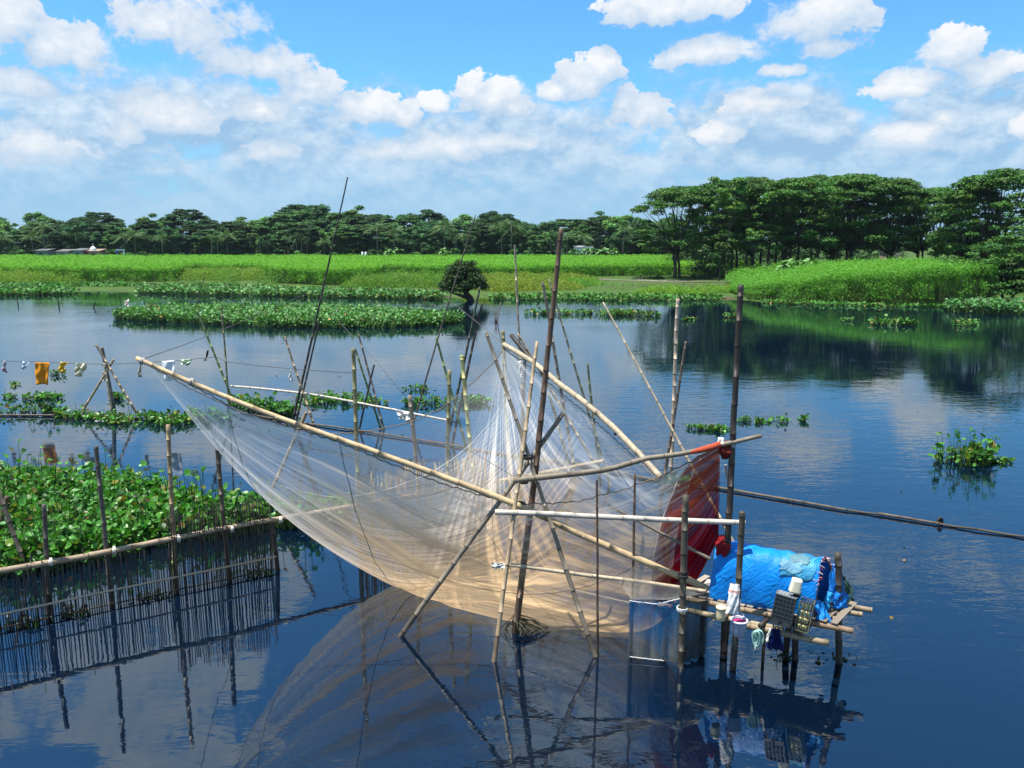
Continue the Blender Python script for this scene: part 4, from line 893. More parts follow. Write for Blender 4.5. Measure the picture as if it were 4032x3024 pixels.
# horizontals in front of the net
pole('thick whitish horizontal bamboo crossing in front of the red net', at(1947, 2016, 13.15), at(2940, 2061, 12.75), .050, .047, 'white', sub=0, name='cross_pole', group=None)
o, _, _ = pole('thin horizontal bamboo with a white rag on its left end, low across the net', at(2000, 2222, 13.2), at(2785, 2330, 12.7), .036, .034, 'straw', sub=0, name='cross_pole', group=None)
pole('short slanting brown stick crossing the red net down to the hut', at(2391, 1987, 13.2), at(2800, 2203, 12.8), .024, .030, 'grey', sub=0, group=None)
pole('short pale stick tied behind the tall dark mast', at(2885, 2012, 13.05), at(2857, 1828, 13.1), .026, .022, 'white', sub=0, group=None)
pole('thin brown upright stick standing beside the tripod foot', (2354, 2586), (2351, 1883), .022, .018, 'brown')
pole('thin brown upright stick at the corner of the small blue net', (2487, 2540), (2499, 1861), .026, .020, 'brown')
# poles behind
for a in (
 ('green bamboo leaning left and crossing the upright one behind the white sheet', (925, 1597), (775, 1222), .060, .045, 'green', 0),
 ('weathered upright bamboo crossed by the leaning green one', (902, 1600), (872, 1205), .050, .042, 'olive', 0),
 ('clean pale bamboo leaning left, beside the two long black poles', (1235, 1674), (1121, 1322), .058, .040, 'pale', 0),
 ('longest thin black bamboo reaching up over the far trees, left of centre', (1151, 1662), (1368, 695), .062, .028, 'dark', 0),
 ('shorter black bamboo beside the longest black one', (1163, 1676), (1262, 1250), .050, .036, 'dark', .4),
 ('pale bamboo prop seen through the white net, leaning right', (1042, 1990), (1205, 1622), .062, .055, 'tan', 0),
 ('green upright bamboo standing tall at the left corner of the tan reed screen', None, (1390, 1368), .062, .052, 'olive', 0),
 ('bright green bamboo leaning left, between upright green pole and dark stick', (1500, 1690), (1398, 1374), .052, .040, 'green', 0),
 ('grey bamboo leaning left, tallest of the three behind the left net edge', (1512, 1692), (1409, 1314), .054, .040, 'grey', 0),
 ('short black stick leaning right across the green leaning bamboo', (1415, 1692), (1474, 1436), .046, .036, 'dark', 0),
 ('thin dark whip of bamboo leaning right with its tip on the far trees', (1622, 1690), (1874, 842), .045, .020, (.10, .085, .06), 0),
 ('green topped bamboo with straw tip leaning left, right of the thin whip', (1845, 1790), (1718, 1325), .055, .042, 'green', 0),
 ('left one of two black bamboos leaning right together in the net middle', (1760, 1742), (1888, 1127), .060, .040, (.050, .058, .040), 0),
 ('right one of two black bamboos leaning right together in the net middle', (1780, 1750), (1899, 1192), .060, .044, 'dark', .4),
 ('pale long bamboo leaning left against the far net tip', (2335, 1812), (2037, 1312), .058, .040, 'pale', .3),
 ('tall pale bamboo rising over the yellow weeds left of the brown mast', (2062, 1765), (2028, 962), .052, .036, (.36, .30, .20), 0),
 ('long grey bamboo leaning left with cut top just left of the brown mast', (2265, 1875), (2138, 1107), .058, .046, 'grey', 0),
 ('long dark grey bamboo leaning left, its top crossing the brown mast', (2402, 1910), (2161, 1095), .050, .028, (.24, .23, .15), 0),
 ('mossy green upright bamboo with a pointed top behind the far net edge', (2362, 1905), (2312, 1426), .052, .034, (.12, .15, .07), 0),
 ('short greenish bamboo behind the white pleats of the net', (2255, 1880), (2160, 1545), .050, .045, 'olive', 0),
 ('long straw bamboo slanting from mid water down behind the red net', (2962, 2270), (2374, 1187), .052, .022, 'straw', 2.2),
 ('smooth pale upright bamboo behind the red net', (2640, 1912), (2668, 1173), .066, .060, (.45, .36, .26), 0),
 ('dark bamboo crossing in front of the smooth pale upright one', (2600, 1990), (2703, 1341), .052, .040, (.11, .085, .06), 0),
):
    lab, b, t, r0_, r1_, ti, dy = a
    if b is None: b = fence_pt(1420)
    o, Bp, Tp = pole(lab, b, t, r0_ * .88, r1_ * .88, ti, dy)
for lab, px_, top, r0_, r1_, ti in (('short grey post against the tan reed screen, under the white rag', 1668, (1614, 1552), .052, .05, 'grey'), ('grey green post with a pointed cap against the tan reed screen', 1756, (1771, 1452), .05, .045, 'olive'),
                                   ('yellow green post with cut flat top against the tan reed screen', 1885, (1817, 1395), .056, .05, (.36, .36, .14)), ('green post holding the far net tip', 2011, (1982, 1297), .052, .046, 'olive'), ('grey post with a white rope wound round it, right of the far net tip', 2045, (2066, 1380), .055, .05, 'grey')):
    pole(lab, fence_pt(px_), top, r0_, r1_, ti)
m = MB(); pts = []
for i in range(40):
    f = i / 39; p = at(2052 + 4 * f, 1420 + 85 * f, 19.3); pts.append(p + Vector((.05 * math.cos(i * 1.5), -.06 + .05 * math.sin(i * 1.5), 0)))
m.tube(pts, .028, (.78, .77, .74), 5); tag(m.build('rope_hank', M_ROPE), 'white rope wound around the grey post near the far net tip', 'rope')
pole('whitish horizontal rail between the green poles and the black pair', at(910, 1520, pz(910, 1597).y), at(1798, 1660, pz(1760, 1742).y), .048, .040, (.50, .46, .38), sub=0, name='rail', group=None, mid=at(1290, 1562, 30.2))
# floating bamboo boom
boom = [(-120, 1633), (0, 1634), (385, 1637), (600, 1648), (950, 1626), (1118, 1655), (1395, 1693), (1700, 1740), (2043, 1796), (2260, 1823), (2542, 1882), (2838, 1922), (3096, 1966), (3295, 2001), (3500, 2029), (3660, 2055), (3850, 2084), (4100, 2122)]
be = empty('floating_boom', pz(2043, 1796), 'line of floating bamboo closing off the fishing water from left edge to right edge', 'bamboo boom')
kinds = ['grey', 'grey', 'rope', 'grey', 'grey', 'grey', (.20, .12, .07), (.20, .12, .07), 'grey', 'grey', 'grey', (.22, .17, .11), (.20, .16, .11), 'rope', (.20, .16, .11), 'rope', 'rope']
for i in range(len(boom) - 1):
    a, b = pz(*boom[i], .05), pz(*boom[i + 1], .05)
    if a.y > 40 or b.y > 40: continue
    m = MB()
    if kinds[i] == 'rope': m.tube([a, a.lerp(b, .5) - Vector((0, 0, .02)), b], .030, (.09, .075, .06), 6); m.build('rope', M_ROPE, be)
    else:
        d = (b - a).normalized(); bamboo_into(m, [a - d * .25, b + d * .25], .044, .036, kinds[i], .4, 400 + i); m.build('log', M_BAMBOO, be)
m = MB(); c = pz(3700, 2062, .02); m.grid(lambda u, v: c + Vector(((u - .5) * .18, .03 * math.sin(v * 3), (.02 + .17 * (1 - abs(u - .6) * 1.5) * v))), 6, 4, (.05, .045, .04)); tag(m.build('driftwood', M_BARK, solid=.04), 'dark driftwood caught on the boom near the right edge', 'driftwood')

# small tripod that carries the clothesline
tb = [pz(315, 1636), pz(452, 1626), pz(444, 1648), pz(544, 1637)]
ct = empty('clothesline_tripod', tb[1], 'weathered bamboo tripod holding up the clothesline on the left', 'bamboo frame')
for b, t, r0_, ti, dy in ((tb[0], (449, 1415), .055, 'pale', .1), (tb[1], (404, 1364), .085, 'grey', -.3), (tb[2], (411, 1428), .058, 'straw', .1), (tb[3], (377, 1352), .052, 'pale', -.2)):
    pole(None, b, t, r0_, r0_ * .8, ti, dy, 'leg', parent=ct, node=.34)
tie(ct, at(420, 1437, 32.0), (0.1, 0, 1), .16, (.12, .1, .08), 5)
cl = [at(-90, 1418, 32.6), at(0, 1421, 32.5), at(135, 1425, 32.3), at(300, 1431, 32.1), at(415, 1434, 32.0), at(540, 1430, 31.8), at(700, 1420, 31.6), at(850, 1405, 31.3), at(895, 1425, 31.2), at(1020, 1440, 30.8), at(1145, 1452, 30.4), at(1250, 1460, 30.2), at(1392, 1468, 29.8)]
m = MB(); m.tube(cl, .012, (.10, .10, .10), 5); tag(m.build('clothesline', M_ROPE), 'thin dark clothesline strung across the water on the left', 'clothesline')
def cloth(name, label, corners, Y, col, nu=14, nv=10, wr=.05, cat='cloth', col2=None, seed=0, taper=0):
    r = random.Random(seed); tl, tr, bl, br = [at(x, y, Y) for x, y in corners]; ph = [r.uniform(0, 6) for i in range(5)]
    def fn(u, v):
        p = tl.lerp(tr, v).lerp(bl.lerp(br, v), u); w = wr * (.4 + u)
        p += Vector((0, 1, 0)) * (w * (math.sin(9 * v + ph[0] + 2 * u) + .6 * math.sin(17 * v - 4 * u + ph[1]) + .5 * math.sin(11 * u + 5 * v + ph[2])))
        p += Vector((.3 * w * math.sin(7 * u + ph[3]), 0, .25 * w * math.sin(8 * v + ph[4]) * u)); return p
    cf = col if col2 is None else (lambda u, v: col2 if math.sin(13 * u + 9 * v + ph[0]) + math.sin(7 * v - 11 * u) > .9 else col)
    m = MB(); m.grid(fn, nu, nv, cf); return tag(m.build(name, M_CLOTH, solid=.006), label, cat)
CG = None
cloth('orange_cloth', 'bright orange rectangular cloth hanging on the clothesline', [(137, 1427), (195, 1428), (137, 1512), (190, 1514)], 32.2, (.72, .27, .018), 16, 12, .035, seed=1)
cloth('plastic_bag', 'white and red plastic bag hanging leftmost on the clothesline', [(14, 1421), (20, 1421), (5, 1463), (27, 1467)], 32.4, (.72, .68, .72), wr=.06, cat='bag', col2=(.45, .05, .06), seed=2)
cloth('plastic_sheet', 'crumpled clear plastic scrap left of the orange cloth', [(88, 1423), (119, 1427), (88, 1452), (94, 1460)], 32.3, (.55, .66, .72), wr=.08, seed=3, col2=(.75, .8, .82))
cloth('yellow_bag', 'crumpled yellow bag on the clothesline right of the orange cloth', [(234, 1424), (270, 1427), (237, 1460), (247, 1467)], 32.2, (.72, .52, .05), wr=.10, cat='bag', col2=(.50, .32, .05), seed=4)
cloth('cream_rag', 'cream rag hanging on the clothesline left of the tripod', [(302, 1430), (343, 1431), (295, 1472), (318, 1484)], 32.1, (.78, .72, .50), wr=.09, cat='rag', seed=5)
cloth('white_rag', 'white rag caught low in the tripod', [(407, 1462), (424, 1465), (400, 1485), (418, 1502)], 32.3, (.78, .78, .76), wr=.10, cat='rag', seed=6)
cloth('brown_rag', 'narrow stained rag hanging right of the tripod', [(550, 1430), (559, 1430), (544, 1482), (556, 1484)], 31.8, (.52, .45, .30), wr=.04, cat='rag', seed=7)
cloth('white_sheet', 'square white sheet hanging behind the long net pole', [(637, 1423), (688, 1418), (648, 1500), (692, 1497)], 31.6, (.82, .82, .82), wr=.035, seed=8)
cloth('green_rag', 'green and white printed rag hung between two points of the line', [(710, 1416), (757, 1413), (722, 1436), (745, 1440)], 31.5, (.62, .70, .52), wr=.07, cat='rag', col2=(.12, .30, .14), seed=9)
cloth('white_rag', 'small white twist of rag hanging by the pale leaning pole', [(1143, 1455), (1147, 1455), (1138, 1494), (1149, 1500)], 30.4, (.8, .8, .78), wr=.06, cat='rag', seed=10)
cloth('white_rag', 'white rag wrapped on the rail beside the grey post', [(1560, 1622), (1620, 1620), (1575, 1645), (1615, 1668)], 27.6, (.74, .71, .66), wr=.10, cat='rag', seed=11)
cloth('white_rag', 'white rag on a stick at the left end of the hyacinth island', [(490, 1187), (507, 1177), (499, 1212), (512, 1212)], 77., (.82, .70, .62), wr=.15, cat='rag', seed=12)
cloth('white_rag', 'white bag tied round the left end of the low cross pole', [(1935, 2212), (2002, 2222), (1938, 2236), (1996, 2240)], 13.15, (.80, .78, .72), wr=.035, cat='rag', col2=(.05, .06, .03), seed=13)
cloth('plastic_scrap', 'white plastic scrap floating on the weeds below the tripod', [(372, 1655), (412, 1655), (372, 1661), (410, 1660)], 30.9, (.8, .8, .74), wr=.01, seed=14)
# black bird on the line: one continuous body
def bird(loc):
    me = bpy.data.meshes.new('bird'); V = [(0, 0, -.02), (0, .01, .05), (0, .0, .11), (0, -.01, .145), (0, -.045, .150), (0, .03, -.10), (.0, .04, -.17), (.03, .05, -.24), (-.03, .05, -.24), (.012, -.01, -.055), (-.012, -.01, -.055)]
    E = [(0, 1), (1, 2), (2, 3), (3, 4), (0, 5), (5, 6), (6, 7), (6, 8), (0, 9), (0, 10)]; R = [.036, .042, .030, .027, .006, .022, .014, .010, .010, .005, .005]
    me.from_pydata([Vector(v) * 1.15 for v in V], E, []); o = link('bird', me); md = o.modifiers.new('skin', 'SKIN'); o.modifiers.new('smooth', 'SUBSURF').render_levels = 2
    for i, rr in enumerate(R): me.skin_vertices[0].data[i].radius = (rr * 1.15, rr * 1.15)
    me.skin_vertices[0].data[0].use_root = True; a = me.color_attributes.new('tint', 'FLOAT_COLOR', 'POINT'); a.data.foreach_set('color', [.012, .012, .015, 1] * len(V))
    me.materials.append(M_CLOTH); o.location = loc; o.rotation_euler = (0, .25, .6); return tag(o, 'small black fork tailed bird perched on the clothesline', 'bird')
bird(at(816, 1402, 31.4) + Vector((0, 0, .06)))

# guy lines
def cord(name, label, pts, rad, col=(.10, .10, .10)):
    m = MB(); m.tube(pts, rad, col, 4); return tag(m.build(name, M_ROPE), label, 'cord')
cord('guy_line', 'thin cord from the upper left net tip to the longest black pole', [at(562, 1414, 14.3), at(760, 1345, 19.0), at(955, 1266, 24.5), at(1290, 1120, 31.0)], .008)
cord('guy_line', 'thin cord from the thin dark whip down to the far net tip', [at(1768, 1180, pz(1622, 1690).y), at(1880, 1270, 24.), at(1986, 1358, 19.5)], .010)
cord('guy_line', 'thin cord from the longest black pole down to the rag on the rail', [at(1330, 1262, 30.5), at(1470, 1410, 29.), at(1620, 1592, 27.6)], .010)
cord('guy_line', 'straight cord running under the far net pole', [at(1988, 1372, 19.4), at(2250, 1600, 16.5), at(2500, 1812, 13.6)], .007)
cord('guy_line', 'cord from the grey post sagging down across the net', [at(1672, 1647, 18.4), at(1790, 1740, 17.), at(2030, 1880, 13.6)], .006)

# far little stakes
for lab, b, t, r_ in (('dark stake in the open water, nearest the left edge', (71, 1197), (67, 1165), .07), ('dark upright stake, second from the left in the open water', (232, 1206), (229, 1177), .08), ('dark stake leaning right, third from the left in the open water', (368, 1212), (376, 1186), .08),
                      ('thin stake behind the left end of the hyacinth island', (479, 1212), (472, 1160), .05), ('thin reed stake standing behind the hyacinth island', (569, 1213), (568, 1176), .03), ('leaning dark rod rising from the hyacinth island', (762, 1224), (810, 1074), .045),
                      ('rod leaning left on the hyacinth island', (975, 1190), (952, 1156), .035), ('dark rod on the right half of the hyacinth island', (1165, 1250), (1137, 1160), .035)):
    pole(lab, b, t, r_, r_ * .6, 'dark', name='stake', cat='stake', group='stakes standing in the far water', sub=.3)
st = empty('stake_bundle', pz(1955, 1268), 'bundle of thin broken stakes in mid water below the round tree', 'stakes')
for b, t in (((1955, 1268), (1947, 1222)), ((1957, 1268), (1973, 1190)), ((1950, 1266), (1958, 1215)), ((1962, 1262), (1975, 1268)), ((1952, 1252), (1945, 1220))):
    pole(None, b, t, .05, .03, (.24, .16, .11), 0, 'stake', parent=st, sub=.1, node=.5)

# ------------------------------------------------------------------ reed fences
RZ = 1.155
fe = empty('reed_fence', FB, 'dark reed fence standing in the water at lower left', 'fence')
a, b = fence_pt(-160, RZ), fence_pt(1352, RZ); m = MB(); bamboo_into(m, [a, a.lerp(b, .33) + Vector((0, 0, -.02)), a.lerp(b, .66) + Vector((0, 0, .03)), b], .062, .052, (.33, .25, .16), .42, 501); rail_o = m.build('rail', M_BAMBOO, fe)
a, b = fence_pt(-160, .34), fence_pt(1084, .36); off = Vector((.03, -.05, 0)); m = MB(); m.tube([a + off, a.lerp(b, .4) + off + Vector((0, 0, .02)), b + off], .024, (.46, .36, .24), 6); m.build('lower_rail', M_BAMBOO, fe)
a, b = fence_pt(-160, .07), fence_pt(1084, .07); m = MB(); m.tube([a, b], .014, (.06, .05, .04), 5); m.build('lower_rail', M_BAMBOO, fe)
reeds = []
for i in range(6):
    m = MB(); h = 1.0; m.tube([(0, 0, -.35), (rng.normal(0, .008), 0, .4), (rng.normal(0, .014), 0, 1.0)], [.0125, .0115, .010], (.032, .026, .021), 4); reeds.append(mesh_of(m, 'reed', M_BAMBOO))
reedt = []
for i in range(6):
    m = MB(); c = (.50 * rng.uniform(.75, 1.15), .335 * rng.uniform(.75, 1.1), .185); m.tube([(0, 0, -.3), (rng.normal(0, .008), 0, .4), (rng.normal(0, .014), 0, 1.0)], [.0125, .012, .010], c, 4); reedt.append(mesh_of(m, 'reed', M_BAMBOO))
def put_reeds(parent, x0, x1, step, hfn, protos):
    x = x0
    while x < x1:
        p = Vector((x + rng.normal(0, .006), fence_y(x) - .045 + rng.normal(0, .008), 0)); h = hfn(x)
        o = bpy.data.objects.new('reed', protos[int(rng.integers(6))]); COL.objects.link(o); o.parent = parent; o.location = p - parent.location; o.scale = (1, 1, h); o.rotation_euler = (rng.normal(0, .012), rng.normal(0, .014), 0); x += step * rng.uniform(.75, 1.25)
x3 = fence_pt(690).x
put_reeds(fe, fence_pt(-150).x, x3, .031, lambda x: rng.uniform(.98, 1.12) if rng.random() < .93 else rng.uniform(1.15, 1.4), reeds)
put_reeds(fe, x3, FB.x, .027, lambda x: 1.62 + .1 * math.sin(x * 9) + rng.uniform(-.14, .12), reeds)
for px_, top, r0_, ti, lab in ((178, (176, 1982), .050, (.085, .072, .055), 'ringed grey post of the reed fence at the left'), (428, (376, 1753), .050, (.10, .088, .068), None), (682, (661, 1668), .050, (.33, .24, .13), 'straw post with a green foot'), (893, (857, 1768), .056, (.085, .066, .046), 'dark brown post next to the net'), (1084, (1073, 2030), .056, 'dark', 'dark end post')):
    pb = fence_pt(px_); o, _, _ = pole(None, pb + Vector((.02, .10, 0)), top, r0_, r0_ * .85, ti, 0, 'post', parent=fe, node=.36)
    if lab: o['label'] = lab
    rp = fence_pt(px_, RZ); tie(rail_o, rp + Vector((.1, 0, 0)), FB - FA, .075, (.62, .58, .50), 3)
g3 = pz(682, 2300); pb = fence_pt(682)
m = MB(); bamboo_into(m, [pb + Vector((.02, .10, -.3)), at(683, 2205, pb.y + .1)], .053, .052, (.17, .24, .05), .30, 77); m.build('post_foot', M_BAMBOO, fe)
# props behind the fence at the left edge
pole('dark prop leaning left at the left edge over the hyacinth', (112, 2262), (-6, 1925), .050, .045, (.10, .08, .06), .3, group='props at the left edge'); pole('brown prop leaning right at the left edge', (-30, 2180), (30, 1950), .055, .05, 'brown', .2, group='props at the left edge')
# tan screen seen through the net
fs = empty('reed_screen', fence_pt(1700), 'tan reed screen with a bamboo rail seen through the middle of the net', 'fence')
a, b = fence_pt(1195, RZ), fence_pt(2376, RZ - .04); m = MB(); bamboo_into(m, [a, a.lerp(b, .5) - Vector((0, 0, .03)), b], .052, .060, (.42, .32, .20), .42, 502); m.build('rail', M_BAMBOO, fs)
put_reeds(fs, fence_pt(1418).x, fence_pt(1965).x, .024, lambda x: 1.80 + .10 * math.sin(x * 5) + .07 * math.sin(x * 17) + rng.uniform(-.14, .10) - .25 * max(0, (x + .9)), reedt)
for k in range(3):
    a, b = fence_pt(1418, .3 + .55 * k), fence_pt(1965, .3 + .5 * k); m = MB(); m.tube([a + Vector((0, -.07, 0)), b + Vector((0, -.07, 0))], .012, (.30, .2, .12), 4); m.build('lath', M_BAMBOO, fs)

# ------------------------------------------------------------------ the lift net: a slack sheet hung from its edges, settled by relaxation
def resample(pts, n):
    p = np.array([tuple(q) for q in pts], float); d = np.concatenate([[0], np.cumsum(np.linalg.norm(np.diff(p, axis=0), axis=1))]); t = np.linspace(0, d[-1], n)
    return np.column_stack([np.interp(t, d, p[:, k]) for k in range(3)])
NA = at(556, 1420, 14.28); NB = at(1986, 1374, 19.4); NC = at(2834, 1752, 12.98); ND = at(2828, 2128, 12.98)
near_e = [NA, on_p1(750, 1514), on_p1(890, 1590), on_p1(1042, 1650), on_p1(1249, 1712), on_p1(1390, 1763), on_p1(1531, 1823), on_p1(1700, 1890), on_p1(1850, 1938), on_p1(2043, 1986), at(2265, 1977, 13.22), at(2464, 1924, 13.12), at(2597, 1878, 13.06), at(2716, 1818, 13.0), NC]
far_e = [NB, on_p2(2097, 1452), on_p2(2205, 1545), on_p2(2314, 1632), on_p2(2445, 1750), at(2585, 1884, 13.5), at(2716, 1830, 13.2), NC]
def lerpY(t): return 14.28 + (19.4 - 14.28) * t
ab_px = [(556, 1420), (750, 1530), (950, 1622), (1249, 1712), (1422, 1704), (1612, 1664), (1733, 1610), (1836, 1529), (1930, 1440), (1986, 1374)]
ab_e = [at(x, y, lerpY(t)) for (x, y), t in zip(ab_px, (0, .10, .24, .47, .60, .73, .82, .90, .96, 1))]
cd_e = [NC, NC.lerp(ND, .5) + Vector((.01, -.03, 0)), ND, NC.lerp(ND, .5) + Vector((.02, .12, 0)), NC + Vector((0, .06, 0))]
def relax_net():
    L_u = 10.6; L0, L1 = 9.6, 2.5
    X = None
    for nu, nv, it in ((17, 15, 500), (33, 29, 420), (65, 57, 260)):
        e_n, e_f, e_a, e_c = resample(near_e, nu), resample(far_e, nu), resample(ab_e, nv), resample(cd_e, nv)
        u = np.linspace(0, 1, nu); v = np.linspace(0, 1, nv); U, Vv = np.meshgrid(u, v, indexing='ij')
        if X is None:
            X = (1 - Vv)[..., None] * e_n[:, None] + Vv[..., None] * e_f[:, None] + (1 - U)[..., None] * e_a[None] + U[..., None] * e_c[None] - ((1 - U) * (1 - Vv))[..., None] * e_n[0] - (U * (1 - Vv))[..., None] * e_n[-1] - ((1 - U) * Vv)[..., None] * e_f[0] - (U * Vv)[..., None] * e_f[-1]
            X[..., 2] -= 1.6 * np.sin(np.pi * np.clip(U * .9 + .05, 0, 1)) * np.sin(np.pi * Vv)
        else:
            ou, ov = X.shape[:2]; iu, iv = np.linspace(0, ou - 1, nu), np.linspace(0, ov - 1, nv); a = np.clip(iu.astype(int), 0, ou - 2); b = np.clip(iv.astype(int), 0, ov - 2); fa = (iu - a)[:, None, None]; fb = (iv - b)[None, :, None]
            X = X[a][:, b] * (1 - fa) * (1 - fb) + X[a + 1][:, b] * fa * (1 - fb) + X[a][:, b + 1] * (1 - fa) * fb + X[a + 1][:, b + 1] * fa * fb
        fix = np.zeros((nu, nv), bool); fix[0] = fix[-1] = True; fix[:, 0] = fix[:, -1] = True
        def pin(): X[:, 0], X[:, -1], X[0], X[-1] = e_n, e_f, e_a, e_c
        pin(); w = (~fix).astype(float)
        vv = (Vv[:-1] + Vv[1:]) / 2; long_u = 1.0 + SAG_U * np.sin(np.pi * vv) ** .8
        ln = np.linalg.norm(np.diff(np.array(e_n), axis=0), axis=1).sum(); lf = np.linalg.norm(np.diff(np.array(e_f), axis=0), axis=1).sum()
        ru = (ln * (1 - vv) + lf * vv) * long_u / (nu - 1)
        rv = np.repeat(((L0 * (1 - u ** 1.3) + L1 * u ** 1.3) * SAG_V / (nv - 1))[:, None], nv - 1, 1)
        diag = .9
        for k in range(it):
            X[..., 2] -= .010 * w * (17 / nu) ** 1.2
            for rep in range(3):
                for ax, rest in ((0, ru), (1, rv)):
                    d = np.diff(X, axis=ax); l = np.linalg.norm(d, axis=2) + 1e-9; s = np.where(l > rest, (l - rest) / l, 0)[..., None] * d * .5
                    w1 = w[:-1] if ax == 0 else w[:, :-1]; w2 = w[1:] if ax == 0 else w[:, 1:]; tot = np.maximum(w1 + w2, 1e-6); s1 = s * (2 * w1 / tot)[..., None]; s2 = s * (2 * w2 / tot)[..., None]
                    C = np.zeros_like(X); 
                    if ax == 0: C[:-1] += s1; C[1:] -= s2
                    else: C[:, :-1] += s1; C[:, 1:] -= s2
                    X += C * .62
            X[..., 2] = np.maximum(X[..., 2], .04); pin()
            if k % 6 == 0:                    # a little smoothing keeps the mesh even
                A = X.copy(); A[1:-1, 1:-1] = .82 * X[1:-1, 1:-1] + .045 * (X[2:, 1:-1] + X[:-2, 1:-1] + X[1:-1, 2:] + X[1:-1, :-2]); X = A
    return X
SAG_U, SAG_V = .15, 1.12
NX = relax_net()
def upsample(X, k):
    nu, nv = X.shape[:2]; iu, iv = np.linspace(0, nu - 1, (nu - 1) * k + 1), np.linspace(0, nv - 1, (nv - 1) * k + 1)
    def cr(X, i):                              # Catmull-Rom along the first axis
        n = len(X); a = np.clip(i.astype(int), 0, n - 2); f = (i - a).reshape((-1,) + (1,) * (X.ndim - 1)); p0, p1, p2, p3 = X[np.clip(a - 1, 0, n - 1)], X[a], X[a + 1], X[np.clip(a + 2, 0, n - 1)]
        return .5 * (2 * p1 + (p2 - p0) * f + (2 * p0 - 5 * p1 + 4 * p2 - p3) * f * f + (3 * p1 - 3 * p2 + p3 - p0) * f ** 3)
    return np.swapaxes(cr(np.swapaxes(cr(X, iu), 0, 1), iv), 0, 1)
NXF = upsample(NX, 4); nu, nv = NXF.shape[:2]
uu, vv = np.meshgrid(np.linspace(0, 1, nu), np.linspace(0, 1, nv), indexing='ij')
tA = vv / np.clip(uu * 2.0 + .015, .02, 1.0); tB = (1 - vv) / np.clip(uu * 2.0 + .015, .02, 1.0)          # pleats fan out of the two tips
nrm = np.cross(np.gradient(NXF, axis=0), np.gradient(NXF, axis=1)); nrm /= np.linalg.norm(nrm, axis=2, keepdims=True) + 1e-9
pl = np.sin(tA * 55 + 2 * np.sin(tA * 13)) * np.clip(1.1 - tA, 0, 1) + np.sin(tB * 60 + 2 * np.sin(tB * 11)) * np.clip(1.1 - tB, 0, 1)
fade = np.minimum(np.minimum(uu, 1 - uu) * 8, np.minimum(vv, 1 - vv) * 10).clip(0, 1)
NXF = NXF + nrm * (pl * fade * .022)[..., None]; NXF[..., 2] = np.maximum(NXF[..., 2], .03)
def sst(x, a, b): t = np.clip((x - a) / (b - a), 0, 1); return t * t * (3 - 2 * t)
mid = np.exp(-(np.abs(vv - .42) / .36) ** 3)
panel = sst(uu, .10, .13) * (1 - sst(vv, .93, .95))                                     # inner panel of closer mesh behind the tip edge
tan_ = (1 - sst(vv, .72, .95)) * sst(uu, .10, .42) * (.35 + .65 * sst(vv, .02, .22)) * (1 - sst(uu, .90, .97))
tan_ = np.clip(tan_ * 1.15, 0, 1)
URED = .955 - .115 * np.sin(np.pi * vv) ** .7
red = sst(uu, URED - .006, URED + .006)
orange = red * (sst(np.abs(vv - .5), .22, .36))
base = np.array([.92, .93, .92])[None, None] * (1 - tan_[..., None]) + np.array([.78, .56, .33])[None, None] * tan_[..., None]
colr = base * (1 - red[..., None]) + red[..., None] * (np.array([.20, .004, .010]) * (1 - orange[..., None]) + np.array([.36, .065, .030]) * orange[..., None])
dens = .15 + .12 * panel + .10 * tan_ * (1 - .5 * np.exp(-((vv - .26) / .16) ** 2)) + red * .16
loose = 1 - .42 * sst(uu, .42, .70) * (1 - red)
dens = dens * loose; strk = (.55 + .26 * panel) * loose + .10 * tan_
idx = np.arange(nu * nv).reshape(nu, nv); NF = np.stack([idx[:-1, :-1], idx[1:, :-1], idx[1:, 1:], idx[:-1, 1:]], -1).reshape(-1, 4)
